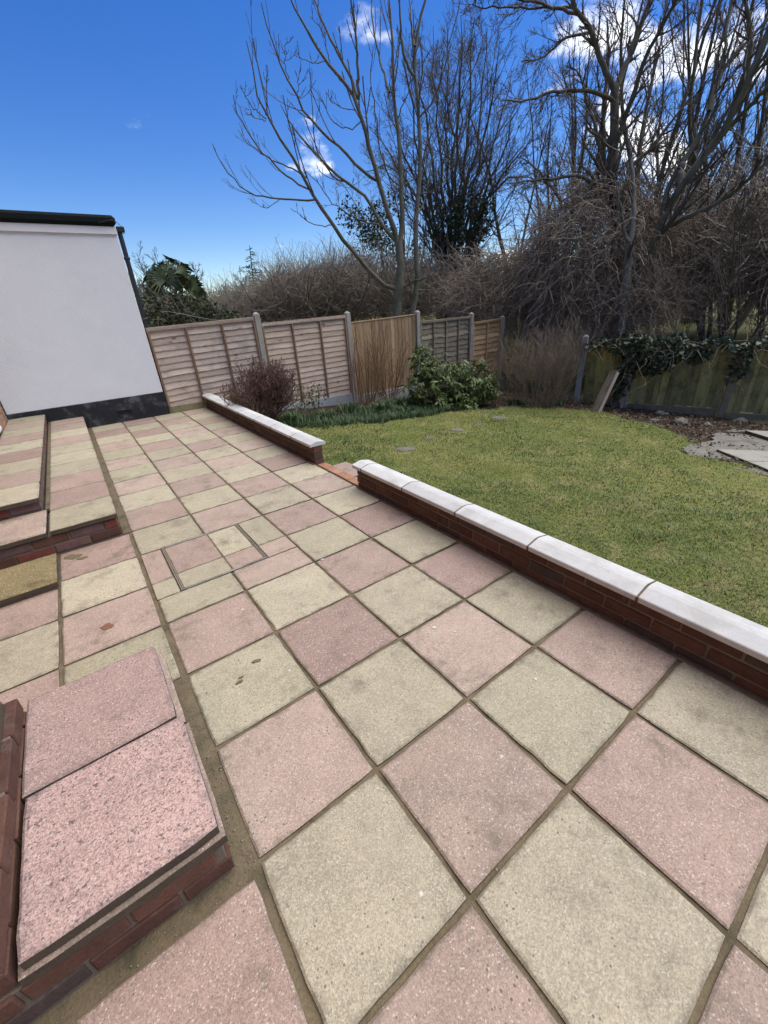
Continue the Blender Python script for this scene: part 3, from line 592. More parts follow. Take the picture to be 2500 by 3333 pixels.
lean_plank((2022, 1330), (2035, 1215), .3, 'pale upright stake leaning on the ivy-covered post', .07, .04, M_PALEWOOD, 'stake')
# rubble, path slabs
def rock(p, r, label, mat, flat=.55, group='stones by the mossy fence'):
    bm = bmesh.new(); bmesh.ops.create_icosphere(bm, subdivisions=2, radius=1)
    for v in bm.verts:
        k = 1+.22*math.sin(v.co.x*3.1+p[0]*7)+.18*math.sin(v.co.y*4.3+p[1]*5); v.co = Vector((v.co.x*r*k, v.co.y*r*.8*k, v.co.z*r*flat*k))
    o = link('stone', bm_mesh('stone', bm, mat), None, (p[0], p[1], lawn_z(p[0])+r*flat*.25), (0, 0, random.uniform(0, 3))); tag(o, label, 'stone', group)
M_STONE = simple('stone', (.17, .155, .12), .35, 9, .95, .5, 90, .01, True, (.1, .1, .06), .5, 5, .15)
for px, r, l in (((2000, 1325), .20, 'mossy boulder at the foot of the leaning planks'), ((2155, 1350), .11, 'small pale stone below the long mossy panel'), ((2215, 1378), .14, 'flat brown stone on the bare soil by the fence'), ((2130, 1372), .10, 'small stone half sunk in soil near the lawn'), ((2405, 1375), .12, 'grey stone below the right edge mossy panel'), ((2300, 1385), .08, 'little stone on leaf litter right of the flat stone')):
    p = on_lawn(*px); rock(p, r, l, M_STONE)
M_OLDSLAB = slab_mat('old_slab', (.36, .34, .26), (.30, .285, .235), .6, .3, (.12, .11, .08)); M_OLDCONC = simple('old_concrete', (.20, .185, .155), .3, 5, .95, .6, 60, .01, False, (.09, .08, .05), .6, 3, 0)
SV['o'] = [slab_mesh(M_OLDSLAB, th=.05) for _ in range(3)]
def path():
    base = np.array([(6.5, 1.02), (6.85, 1.28), (7.3, 1.36), (7.9, 1.22), (8.5, 1.42), (9.3, 1.3), (9.7, .4), (9.6, -1.2), (6.9, -1.2), (6.55, -.3), (6.28, .1), (6.42, .45), (6.3, .75)])
    Q = np.concatenate([np.linspace(a, b, 6, endpoint=False) for a, b in zip(base, np.roll(base, -1, 0))]); Q += rng.normal(size=Q.shape)*.025; n = len(Q); z = lawn_z(Q[:, 0])
    V = np.concatenate([np.c_[Q, z+.018], np.c_[Q, z-.1]]); F = [list(range(n))]+[[i, n+i, n+(i+1) % n, (i+1) % n] for i in range(n)]
    tag(wmesh('concrete_base', V, F, M_OLDCONC), kind='structure')
path()
tl = math.atan(-.09); E1, E2 = np.array([-.656, -.755]), np.array([.755, -.656])
for (k1, k2, o, dz, l) in ((0, 0, (7.14, .97), .055, 'old buff slab at the lawn edge, largest of the path slabs'), (1, 0, (7.14, .97), .055, 'old slab cut by the right edge of the picture'), (0, 1, (7.14, .97), .05, 'old slab behind the largest path slab'), (0, 0, (9.0, 1.12), .075, 'raised old slab beyond the path near the mossy fence')):
    c = np.array(o)+E1*(k1+.5)*.61+E2*(k2+.5)*.61; zz = lawn_z(c[0])+dz
    t = thing('path_slab', (c[0], c[1], zz), l, 'slab', 'old slabs on the right'); link('slab', random.choice(SV['o']), t, (c[0], c[1], zz), (0, 0, math.atan2(E2[1], E2[0])), (1.335, 1.335, 1)); t.rotation_euler = (0, -tl, 0)
for i, (px, l, s) in enumerate((((1320, 1463), 'sunken stepping stone in the lawn, nearest and largest', .17), ((1490, 1397), 'sunken stepping stone in the mid lawn', .16), ((1625, 1363), 'sunken stepping stone towards the brown thicket', .15), ((1560, 1377), 'narrow sunken stepping stone in the far lawn', .12), ((1400, 1428), 'grassed-over stepping stone between nearest and mid stones', .10))):
    p = on_lawn(*px); n = 11; th = np.linspace(0, 2*np.pi, n, endpoint=False); r = s*(1+rng.normal(size=n)*.12); X = p[0]+r*np.cos(th); Y = p[1]+r*.8*np.sin(th); zz = lawn_h(X, Y)+.012
    o = wmesh('stepping_stone', np.concatenate([np.c_[X, Y, zz], np.c_[X, Y, zz-.08]]), [list(range(n))]+[[k, n+k, n+(k+1) % n, (k+1) % n] for k in range(n)], M_STONE); tag(o, l, 'stepping stone', 'stepping stones in the lawn')
# ================================================================== GRASS
def mk_grass():
    n = 520000; x = 1.96+rng.random(n)**1.45*7.6; y = rng.uniform(-1.6, 6.2, n); k = inside(x-np.abs(rng.normal(size=n))*.16*(x > 3), y-np.abs(rng.normal(size=n))*.14*(y > 3)+.12*np.sin(x*5.3)); x, y = x[k], y[k]
    d = np.hypot(x-CAM[0], y-CAM[1]); keep = rng.random(len(x)) < np.clip(9.0/(d*d), .12, 1); x, y, d = x[keep], y[keep], d[keep]
    for px, s in (((1320, 1463), .12), ((1490, 1397), .11), ((1625, 1363), .10)):
        p = on_lawn(*px); k = np.hypot(x-p[0], (y-p[1])/.8) > s; x, y, d = x[k], y[k], d[k]
    n = len(x); patch = np.sin(x*1.9+.4*y)*np.sin(y*1.4+1)+.6*np.sin(x*4.1-y*2.7)
    tuft = np.clip(np.sin(x*7.3+2*np.sin(y*3.1))*np.sin(y*6.7+1.5*np.sin(x*2.9)), 0, 1)**2; h = rng.uniform(.012, .034, n)*(1+.25*patch)*(1+.8*tuft); w = np.clip(.0018*d**.75, .003, .011)*rng.uniform(.7, 1.3, n)
    V, F = blades(np.stack([x, y, lawn_h(x, y)+.004], 1), h, w, np.full(n, .9), .9)
    m = NT('grass', .6, .3); f = m.noise(.9, 6, .75, (1,1,1), False); g = m.noise(75, 2, .6, (1,1,1), False); hh = m.noise(4.5, 5, .7, (1,1,1), False)
    c = m.mix(m.ss(f, .36, .66), (.07, .13, .024), (.195, .23, .06)); c = m.mix(m.ss(hh, .5, .7), c, (.28, .262, .11)); c = m.mix(m.ss(g, .54, .7), c, (.31, .28, .14)); c = m.mix(m.ss(g, .42, .28), c, (.07, .115, .02))
    tag(wmesh('grass', V, F, m.done(c)), 'short mossy green lawn grass with yellowish patches', 'grass', kind='stuff')
mk_grass()
M_LITTER = simple('leaf_litter', (.17, .12, .08), .5, 30, .9, 0, 90, rnd=False, objvar=0)
def mk_litter():
    n = 9000; x = rng.uniform(2.2, 10.4, n); y = rng.uniform(.6, 7.3, n); k = ~inside(x, y); x, y = x[k], y[k]; k = (x > 6.5) | (rng.random(len(x)) < .35); x, y = x[k], y[k]
    V, F = leaves(np.stack([x, y, lawn_h(x, y)+rng.uniform(.005, .03, len(x))], 1), .055, 1.6, .6); tag(wmesh('leaf_litter', V, F, M_LITTER), 'brown leaf litter on the bare soil by the fences', 'leaf litter', kind='stuff')
    n = 130; x = 2+rng.random(n)*6.5; y = rng.uniform(-1, 5, n); k = inside(x, y); x, y = x[k], y[k]
    V, F = leaves(np.stack([x, y, lawn_h(x, y)+.03], 1), .035, 2, .6); tag(wmesh('fallen_leaves', V, F, M_LITTER), 'a few dead leaves lying on the lawn', 'leaf litter', kind='stuff')
mk_litter()
#@@PLANTS@@
# ================================================================== PLANTS IN THE GARDEN
def bark(name, ca, cb, sc=12, moss=None):
    n = NT(name, .9, .15); f = n.noise(sc, 4, .65, (1, 1, .35), False); g = n.noise(sc*7, 3, .6, (1, 1, .4), False)
    c = n.mix(n.ss(n.math('ADD', n.math('MULTIPLY', f, .6), n.math('MULTIPLY', g, .4)), .35, .65), ca, cb)
    if moss: c = n.mix(n.math('MULTIPLY', n.ss(n.noise(2.2, 5, .7, (1,1,1), False), .45, .62), .7), c, moss)
    n.bump(g, .5, .006); return n.done(c)
M_BARK = bark('ash_bark', (.12, .112, .084), (.175, .163, .125), 10, (.085, .09, .045))
M_BARKD = bark('dark_bark', (.085, .07, .054), (.145, .12, .092), 10, (.06, .062, .03))
M_TWIG = bark('grey_twig', (.075, .062, .053), (.14, .117, .095)); M_TWIGR = bark('red_brown_twig', (.10, .06, .05), (.17, .105, .085), 25)
M_TWIGB = bark('bramble_twig', (.16, .125, .10), (.33, .27, .215), 6); M_TWIGD = bark('mottled_twig', (.12, .10, .078), (.42, .355, .28), 9)  # thicket twigs vary by noise from dark to pale brown
M_VINE = bark('vine_twig', (.115, .088, .062), (.45, .365, .28), 9); M_BIRCH = bark('pale_bark', (.21, .20, .17), (.13, .125, .10), 5); M_TWIGO = bark('orange_brown_twig', (.20, .12, .065), (.28, .18, .10), 20)
M_TAN = bark('dry_stem', (.17, .13, .09), (.26, .20, .14), 12)
M_IVY = leafmat('ivy_leaf', (.025, .042, .018), (.065, .085, .042), 7, .35); M_RHODO = leafmat('evergreen_leaf', (.06, .115, .025), (.17, .21, .06), 6, .4); M_BUD = leafmat('pale_shoot', (.30, .30, .11), (.33, .24, .12), 9, .6)
M_STRAP = leafmat('strap_leaf', (.028, .065, .018), (.06, .11, .03), 6, .45); M_PALM = leafmat('palm_leaf', (.05, .08, .03), (.125, .155, .065), 4, .45); M_CONIF = leafmat('conifer_needle', (.02, .034, .022), (.045, .06, .035), 3, .7); M_HEDGE = leafmat('hedge_leaf', (.03, .042, .015), (.075, .085, .032), 5, .75)
M_SHRUBLEAF = leafmat('young_leaf', (.05, .085, .02), (.09, .12, .035), 9, .5)
def ball(n, c, r, shell=0.0):            # points in an ellipsoid
    v = unit(rng.normal(size=(n, 3)))*(rng.random(n)**(1/3)*(1-shell)+shell)[:, None]; return np.array(c)+v*np.array(r)
def shrub_twiggy():
    b = np.array([2.44, 6.02, lawn_z(2.44)-.02]); root = thing('bare_shrub', b, 'clipped leafless purple-brown shrub behind the far low wall', 'shrub')
    n = 34; az = rng.uniform(0, 2*np.pi, n); sp = rng.uniform(.05, 1.0, n)
    P, R = sweep(b+np.stack([np.cos(az), np.sin(az), 0*az], 1)*.06, unit(np.stack([np.cos(az)*sp, np.sin(az)*sp, np.ones(n)], 1)), rng.uniform(.75, 1.0, n), rng.uniform(.011, .018, n), 7, .05, .13, .005, .5)
    V, F = tubes(P, R, 5); wmesh('stem', V, F, M_TWIGR, root, True)
    P2, R2 = spawn(P, R, 11, .35, 1, .8, .5, 6, .10, .25, .6, .0038, .5); P3, R3 = spawn(P2, R2, 10, .2, 1, .75, .5, 5, .12, .28, .6, .003, .6); P4, R4 = spawn(P3, R3, 3, .3, 1, .6, .7, 4, .2, .25, .7, .0025, .7)
    c = np.array([2.44, 5.98, .50]); rad = np.array([.62, .60, .60]); parts = []
    for p, r in ((P2, R2), (P3, R3), (P4, R4)):
        k = ((((p[:, -1]-c)/rad)**2).sum(1) < 1.05) & (p[:, -1, 2] < .95) & (p[:, :, 2].min(1) > -.1); parts.append(tubes(p[k], r[k], 3))
    V, F = join(parts); wmesh('crown', V, F, M_TWIGR, root)
shrub_twiggy()
def stems_shrub(b, n, hgt, spread, rad, mat, label, name='bare_shrub', sub=(5, .5, .35), wob=.06, up=.03, sub2=None, off=.12, lean=(0, 0)):
    root = thing(name, b, label, 'shrub'); az = rng.uniform(0, 2*np.pi, n); sp = rng.random(n)**.7*spread
    P, R = sweep(np.array(b)+np.stack([np.cos(az)*off*rng.random(n), np.sin(az)*off*rng.random(n), 0*az], 1), unit(np.stack([np.cos(az)*sp+lean[0], np.sin(az)*sp+lean[1], np.ones(n)], 1)), hgt*rng.uniform(.55, 1.05, n), rad*rng.uniform(.6, 1.2, n), 8, up, wob, .003, .4)
    V, F = tubes(P, R, 4); wmesh('stem', V, F, mat, root)
    if sub:
        P2, R2 = spawn(P, R, sub[0], .3, .97, sub[2], sub[1], 5, .08, .12, .6, .0028, .5); parts = [tubes(P2, R2, 3)]
        if sub2: P3, R3 = spawn(P2, R2, sub2, .25, 1, .6, .6, 4, .05, .2, .7, .0026, .5); parts.append(tubes(P3, R3, 3))
        V, F = join(parts); wmesh('twigs', V, F, mat, root)
    return root
def onb(px, py, off=0): p = on_lawn(px, py); p[2] = lawn_z(p[0])-.02; return p
stems_shrub((5.05, 6.9, lawn_z(5.05)-.02), 18, 1.65, .30, .013, M_TWIGO, 'upright bare brown stems in front of the fence post', sub=(3, .4, .3), off=.25)
stems_shrub((5.75, 6.95, lawn_z(5.75)-.02), 34, 1.6, .45, .009, M_TWIGO, 'fine bare brown stems in front of the vertical board panel', sub=(5, .45, .4), sub2=2, off=.3)
# arching cut stem on the bed
root = thing('fallen_stem', (5.4, 6.6, -.5), 'dry arching stem lying against the bed below the board panel', 'branch')
V, F = tubes(np.stack([curve([(4.95, 6.7, -.46), (5.3, 6.6, -.30), (5.7, 6.5, -.17), (6.15, 6.45, -.12), (6.4, 6.4, -.10)], 10), curve([(5.1, 6.5, -.47), (5.45, 6.45, -.33), (5.8, 6.4, -.15), (6.1, 6.4, .05), (6.3, 6.35, .2)], 10)]), np.tile(np.linspace(.014, .006, 10), (2, 1)), 5); wmesh('stem', V, F, M_TAN, root)
# evergreen shrub
def evergreen():
    b = np.array([6.75, 5.85, lawn_z(6.75)-.02]); root = thing('evergreen_shrub', b, 'leafy green shrub with pale shoots in front of the grey panel', 'shrub')
    lobes = [((6.1, 6.15, .28), (.30, .32, .32)), ((6.0, 6.0, -.08), (.33, .36, .36)), ((6.7, 5.8, .02), (.45, .42, .32)), ((7.15, 5.6, -.05), (.38, .38, .34)), ((7.3, 5.5, -.33), (.34, .34, .3)), ((6.6, 5.6, -.4), (.5, .4, .2)), ((6.25, 6.2, .58), (.15, .18, .18))]
    tips = np.concatenate([ball(int(62*r[0]*r[2]/.16), c, r, .55) for c, r in lobes]); n = len(tips)
    st = b+rng.normal(size=(n, 3))*np.array([.12, .1, 0]); mid = (st+tips)/2+np.array([0, 0, -.08])+rng.normal(size=(n, 3))*.06
    P = np.stack([st*(1-t)**2+2*mid*t*(1-t)+tips*t*t for t in np.linspace(0, 1, 6)], 1); R = np.tile(np.linspace(.010, .0045, 6), (n, 1))
    V, F = tubes(P, R, 4); wmesh('stem', V, F, M_BARKD, root)
    Vs = []; Fs = []; o = 0
    allP = np.concatenate([tips, P[:, 4]+rng.normal(size=(n, 3))*.02, tips+rng.normal(size=(n, 3))*.09]); d = unit(np.concatenate([P[:, -1]-P[:, -2]]*3)+np.array([0, 0, .5])+rng.normal(size=(3*n, 3))*.3)
    k = 9; c = np.repeat(allP, k, 0); ax = np.repeat(d, k, 0); rad = rng.normal(size=c.shape); rad -= (rad*ax).sum(1, keepdims=True)*ax; rad = unit(rad); ld = unit(rad+ax*rng.uniform(-.25, .55, (len(c), 1))-np.array([0, 0, .25])); side = unit(np.cross(ld, ax)); L = rng.uniform(.065, .125, len(c))[:, None]
    V = np.stack([c, c+ld*L*.45+side*L*.16, c+ld*L-np.array([0, 0, .25])*L, c+ld*L*.45-side*L*.16], 1).reshape(-1, 3); i = np.arange(len(c))*4
    wmesh('foliage', V, np.concatenate([np.stack([i, i+1, i+2], 1), np.stack([i, i+2, i+3], 1)]), M_RHODO, root)
    s = tips[rng.random(n) < .5]; c = np.repeat(s+np.array([0, 0, .03]), 8, 0); V, F = leaves(c+rng.normal(size=c.shape)*.03, .045, .8, .35); wmesh('shoots', V, F, M_BUD, root)
evergreen()
stems_shrub(onb(1740, 1318), 80, 1.6, .55, .008, M_TAN, 'tall pale brown leafless shrub right of the evergreen', sub=(7, .5, .55), sub2=3, off=.55, wob=.09)
stems_shrub(onb(1600, 1312), 18, 1.15, .7, .006, M_TAN, 'straggly leafless shrub in front of the orange panel', sub=(6, .5, .6), sub2=3, off=.3, wob=.1)
stems_shrub(onb(1800, 1300), 70, 1.7, .6, .007, M_TWIGD, 'dark leafless shrub left of the lone post', sub=(6, .5, .5), sub2=3, off=.5, wob=.1)
def clump(p, n, hgt, label, w=.016, spread=.11):
    q = np.array(p)+rng.normal(size=(n, 3))*np.array([spread, spread, 0]); q[:, 2] = lawn_z(q[:, 0])
    V, F = blades(q, hgt*rng.uniform(.6, 1.2, n), np.full(n, w), np.full(n, .75), .9); tag(wmesh('leafy_clump', V, F, M_STRAP), label, 'plant', 'strappy green plants in the bed')
for x, y, n, hh, l in ((2.95, 6.0, 160, .24, 'tall grassy clump right of the clipped shrub'), (2.55, 5.75, 120, .2, 'grassy clump at the foot of the clipped shrub'), (3.55, 6.1, 120, .2, 'grassy clump below the pinkish panel'), (4.3, 6.3, 130, .26, 'pale strappy clump left of the bare stems'), (4.95, 6.1, 170, .26, 'dark strappy clump under the bare stems'), (5.5, 6.25, 190, .28, 'dark strappy clump under the arching stem'), (6.05, 6.35, 170, .26, 'dark strappy clump left of the evergreen shrub'), (5.2, 5.75, 120, .2, 'low strappy clump at the lawn edge'), (8.2, 5.2, 110, .18, 'low green clump below the pale brown shrub'), (9.0, 4.7, 90, .16, 'low green clump near the lone post')): clump((x, y, 0), n, hh, l)
def rose(p, label):
    r = stems_shrub((p[0], p[1], lawn_z(p[0])), 7, .62, .4, .005, M_TWIGR, label, 'young_shrub', (3, .4, .6), off=.08)
    c = np.array([p[0], p[1], lawn_z(p[0])+.38]); V, F = leaves(ball(150, c, (.25, .25, .26)), .05, .5, .6); wmesh('foliage', V, F, M_SHRUBLEAF, r)
rose((3.25, 6.3), 'small leafy shrub just right of the clipped brown shrub'); rose((3.7, 6.55), 'small leafy shrub below the pinkish panel')
# bed grass fringe
def fringe():
    n = 9000; x = rng.uniform(2.1, 6.6, n); y = 5.2+rng.random(n)**2*1.3+np.maximum(3.4-x, 0)*.3; k = ~inside(x, y); x, y = x[k], y[k]; n = len(x)
    V, F = blades(np.stack([x, y, lawn_h(x, y)], 1), rng.uniform(.05, .16, n), np.full(n, .008), np.full(n, .8), .8); tag(wmesh('bed_grass', V, F, M_STRAP), 'longer dark grass along the bed edge', 'grass', kind='stuff')
fringe()
# dead dry bramble sprays by the right fence
stems_shrub(onb(2090, 1325), 22, .9, .9, .006, M_TWIGD, 'thin dark dead stems below the ivy', sub=(4, .4, .5), off=.15)
# ivy over the right fence
def ivy_fence():
    a = np.array([9.9, 3.75]); d = dirR; root = thing('ivy', (10.2, 3.1, .2), 'dark ivy spilling over the top of the mossy fence', 'ivy'); nrm = np.array([-d[1], d[0]]); nrm = nrm if nrm[0] < 0 else -nrm
    pts = []
    def add(s0, s1, z0, z1, n, depth=.22):
        s = rng.uniform(s0, s1, n); z = z0+(z1-z0)*rng.random(n)**.8; q = a+d*s[:, None]+nrm*(rng.uniform(-.12, depth, n))[:, None]; pts.append(np.c_[q, z+.06*np.sin(s*9)])
    add(-.3, 1.0, .26, .60, 1100, .3); add(1.0, 1.8, .38, .54, 240, .16); add(-.05, .95, -.15, .38, 1000, .3); add(-.1, .25, -.75, .0, 220, .16); add(.9, 1.5, .1, .35, 260, .2); add(1.6, 2.5, .32, .5, 300, .2); add(1.85, 2.15, -.2, .4, 230, .14); add(2.2, 4.0, .30, .44, 240, .15); add(2.5, 3.0, .0, .35, 60, .12); add(-.9, -.3, .30, .52, 150, .15)
    p = np.concatenate(pts); n = len(p); V, F = leaves(p, .085, .5, .85, np.r_[nrm*.9, 0]); wmesh('foliage', V, F, M_IVY, root)
    k = rng.choice(n, 260); P, R = sweep(p[k], unit(rng.normal(size=(260, 3))+np.array([0, 0, -.3])), rng.uniform(.3, .9, 260), np.full(260, .005), 6, -.05, .25, .003, .5); V, F = tubes(P, R, 3); wmesh('stem', V, F, M_TWIGD, root)
ivy_fence()
# ================================================================== TREES BEYOND THE FENCE
def zc(ox, pts, s=.6028): return [(ox+x*s, y*s) for x, y in pts]
def traced(ox, pts, D0, D1, K=16, wob=.012):   # a limb followed in the picture, running from D0 to D1 metres away
    q = zc(ox, pts); n = len(q); return curve([at(x, y, D0+(D1-D0)*i/(n-1)) for i, (x, y) in enumerate(q)], K, wob)
def tree_obj(name, base, label, limbs, twigs, mt, mc, sides=7, group='bare trees beyond the fence'):
    root = thing(name, base, label, 'tree', group); V, F = join([tubes(p[None], r[None], sides) for p, r in limbs]); wmesh('trunk', V, F, mt, root, True)
    V, F = join([tubes(p, r, 3) for p, r in twigs]); wmesh('crown', V, F, mc, root); return root
def rad(a, b, K=16): return np.linspace(1, 0, K)**.85*(a-b)+b
def hero():
    D = 11.6; L = []
    def T(pts, d1, a, b): L.append((traced(600, pts, D, D+d1), rad(a, b)))
    T([(1150,1760),(1148,1690),(1143,1600),(1160,1560),(1165,1470),(1160,1300)], 0, .125, .085)
    T([(1150,1565),(1060,1545),(1000,1480),(940,1390),(860,1290),(770,1180),(710,1080),(660,970),(600,870),(520,760),(440,640),(370,440),(335,220)], -1.2, .058, .007)
    T([(705,1078),(520,1070),(400,1055),(320,1030),(230,930),(175,850),(152,775)], -.7, .022, .006); T([(690,1030),(560,960),(480,880),(400,800),(330,700),(285,600),(265,515)], -1.6, .021, .006); T([(660,960),(600,920),(500,880),(410,820),(310,750),(290,700)], .4, .018, .006)
    T([(440,640),(400,610),(340,540),(300,465)], -1.4, .012, .005); T([(440,620),(445,500),(450,370)], -.8, .011, .005); T([(440,650),(390,640),(340,610)], -1., .009, .005)
    T([(1150,1310),(1110,1180),(1050,980),(1000,800),(960,640),(930,530),(860,440),(760,330),(650,160),(570,0),(540,-90)], -.9, .062, .010)
    T([(1050,980),(960,930),(900,850),(800,760),(700,690),(640,590),(560,430),(470,220),(415,15)], -1.8, .034, .007); T([(930,530),(920,450),(840,300),(760,150),(700,0),(670,-90)], .6, .034, .012); T([(940,540),(935,400),(930,200),(900,0),(880,-90)], -.5, .032, .012)
    T([(760,330),(700,345),(640,320),(597,280)], -1, .010, .005); T([(1140,1300),(1050,1200),(1000,1080),(900,1000),(800,930),(720,830),(640,760),(570,660),(520,565)], -1.5, .042, .006); T([(900,1000),(820,970),(740,870),(700,760),(690,600),(682,400)], -.8, .018, .005)
    T([(1165,1310),(1180,1100),(1170,900),(1150,650),(1120,450),(1130,250),(1110,100),(1100,-90)], .5, .062, .014); T([(1110,500),(1060,350),(1020,150),(1000,-60)], 1., .026, .010)
    T([(1225,1790),(1230,1690),(1270,1540),(1245,1350),(1250,1200),(1275,900),(1265,600),(1240,400),(1245,250),(1260,100),(1320,-60)], .3, .075, .020); T([(1240,410),(1190,330),(1170,180),(1160,-60)], -.5, .03, .012); T([(1245,250),(1225,150),(1215,-60)], .8, .022, .010)
    T([(1180,1548),(1250,1515),(1320,1490)], -.2, .03, .027); T([(1140,1530),(1090,1525),(1040,1510)], .3, .014, .008); T([(1000,1475),(930,1480),(870,1510),(830,1535)], -.4, .012, .005)
    T([(790,1215),(720,1220),(640,1180),(575,1125)], -.6, .012, .005); T([(1050,1215),(950,1190),(880,1150),(790,1090),(740,1010),(650,920)], -1.6, .016, .005); T([(930,600),(850,580),(800,550),(768,500)], -1, .010, .005); T([(520,1070),(480,1100),(430,1130),(340,1070)], -.4, .008, .004)
    T([(960,650),(900,700),(850,690),(790,640),(740,540),(690,470)], -.7, .013, .005); T([(1160,1000),(1100,960),(1060,830),(1030,600),(1000,420),(1020,250)], -.5, .02, .006); T([(1180,1000),(1260,950),(1330,880),(1390,770)], .5, .014, .005); T([(1265,1050),(1330,1040),(1420,960),(1480,840)], -.3, .014, .005)
    T([(1265,640),(1340,560),(1400,400),(1440,200),(1490,0)], -.6, .02, .006); T([(850,440),(800,380),(740,160),(680,90)], -.9, .012, .005); T([(1150,640),(1200,520),(1230,420)], -.3, .014, .006); T([(1245,1190),(1300,1080),(1330,900),(1350,700)], .7, .016, .005); T([(560,430),(540,330),(553,200)], -1.7, .008, .004); T([(640,600),(610,500),(620,400)], -1.8, .008, .004)
    P = np.stack([p for p, r in L[1:]]); R = np.stack([r for p, r in L[1:]])
    R = R*.9; P2, R2 = spawn(P, R, 6, .3, .95, .5, .28, 9, .10, .022, .5, .005, .75, 1.3); P3, R3 = spawn(P2, R2, 2, .25, .85, .55, .35, 6, .12, .03, .75, .0045, .8)
    b = at(600+1150*.6028, 1760*.6028, D); b[2] = float(terrain(b[0], b[1]))
    L.append((curve([b+np.array([0, 0, -.1]), L[0][0][0]], 16), np.full(16, .13))); e = [q for q in L if q[1][0] == .075][0][0][0]; L.append((curve([np.array([e[0], e[1], float(terrain(e[0], e[1]))-.1]), e], 16), np.full(16, .078)))
    tree_obj('bare_tree', b, 'young grey multi-stemmed bare tree just behind the board panel', L, [(P2, R2), (P3, R3)], M_BARK, M_TWIG, 8)
hero()
def gen_tree(base, stems, m, label, mt, mc, minr=.007, lr=(.42, .42, .5), ang=.45, up=.10, name='bare_tree', t0=.25, wob=.06, group='bare trees beyond the fence', sides=6):
    P = np.stack([p for p, r in stems]); R = np.stack([r for p, r in stems]); out = []
    for k, mm in enumerate(m):
        P, R = spawn(P, R, mm, t0 if k == 0 else .15, .97, ang, lr[k], (8, 6, 5)[k], up, wob+.03*k, .5, minr*(1, .85, .7)[k], .45); out.append((P, R))
    return tree_obj(name, base, label, stems, out, mt, mc, sides, group)
def tree2():
    D = 19.; S = []
    base = at(1480, 880, D); base[2] = float(terrain(base[0], base[1])); rg = np.random.default_rng(3)
    for px, py, bx in ((1310,190,1440),(1365,120,1450),(1410,85,1462),(1455,60,1470),(1500,50,1478),(1545,55,1485),(1585,90,1492),(1625,150,1500),(1665,230,1510),(1700,330,1520),(1250,300,1430),(1205,420,1425),(1735,450,1530),(1500,170,1490),(1440,190,1470),(1180,560,1440),(1760,590,1520)):
        dd = rg.uniform(-2.6, 2.6); pts = [base+np.array([(bx-1478)*.012, (bx-1478)*-.006, -.1]), at(bx, 820, D), at(bx+(px-bx)*.3, 640, D+dd*.3), at(bx+(px-bx)*.68, 400+(py*.25), D+dd*.7), at(px, py, D+dd)]; S.append((curve(pts, 16, .07), rad(.085, .010)))
    gen_tree(base, S, (15, 9, 6), 'dense round-crowned many-stemmed bare tree behind the young tree', M_BARKD, M_TWIG, .0068, (.27, .45, .5), .72, .05, t0=.3)
tree2()
def tree3():
    D = 13.8; S = []
    def T(pts, d1, a, b): S.append((traced(1500, pts, D, D+d1), rad(a, b)))
    T([(840,1700),(835,1110),(820,950),(830,700),(832,600),(830,490)], 0, .125, .09); T([(830,490),(760,330),(700,160),(620,60),(590,-60)], -1, .07, .035); T([(830,490),(880,380),(950,200),(1020,0),(1040,-80)], .8, .07, .03); T([(800,980),(805,880),(900,600),(1000,300),(1100,120),(1200,-60)], -.6, .07, .03)
    T([(830,540),(700,490),(500,490),(330,550),(220,545)], -1.8, .045, .01); T([(800,1010),(620,950),(450,970),(250,990)], -1.5, .045, .01); T([(640,80),(480,30),(330,0),(200,-40)], -1, .035, .012); T([(720,180),(560,200),(440,310),(330,330)], -1.6, .03, .01); T([(610,40),(420,40),(260,45),(100,40),(65,20)], -1.4, .026, .008)
    T([(760,900),(720,650),(680,560),(650,420),(580,330)], .8, .05, .012); T([(880,1050),(920,900),(1030,800),(1150,640),(1260,500)], .7, .06, .014); T([(780,1000),(770,800),(775,550),(800,300),(790,100)], 1.4, .07, .02); T([(940,1130),(960,900),(990,650),(1040,420),(1060,200)], 1.8, .06, .016); T([(570,1170),(520,1050),(400,900),(320,850)], .5, .04, .012)
    b = at(1500+840*.6028, 1700*.6028, D); b[2] = float(terrain(b[0], b[1])); gen_tree(b, S, (16, 8, 4), 'large dark bare tree with forked trunk, right of centre', M_BARKD, M_TWIG, .006, (.30, .42, .5), .7, .05, wob=.09)
tree3()
def tree4():
    D = 13.2; S = []
    def T(pts, d1, a, b): S.append((traced(1500, pts, D, D+d1), rad(a, b)))
    T([(900,1700),(950,1480),(1080,1220),(1180,1030),(1290,860),(1430,700),(1530,480),(1659,170),(1760,-80)], -1, .105, .045); T([(1080,1220),(1120,1000),(1180,900),(1300,720),(1340,600),(1420,350),(1520,250),(1700,60)], .5, .06, .022); T([(1390,740),(1520,620),(1700,420)], -.6, .06, .03); T([(1090,1230),(1250,1160),(1420,1080),(1560,960),(1700,830)], -1, .06, .02); T([(1340,600),(1400,400),(1440,150),(1480,-60)], .8, .045, .016); T([(1530,480),(1560,300),(1560,100),(1500,-60)], -.8, .05, .02); T([(1180,1000),(1185,920),(1205,850)], .2, .08, .07)
    b = at(1500+900*.6028, 1700*.6028, D); b[2] = float(terrain(b[0], b[1])); gen_tree(b, S, (16, 8, 4), 'bare tree with trunk leaning to the right edge', M_BARK, M_TWIG, .006, (.26, .42, .5), .55, .09, wob=.09)
tree4()
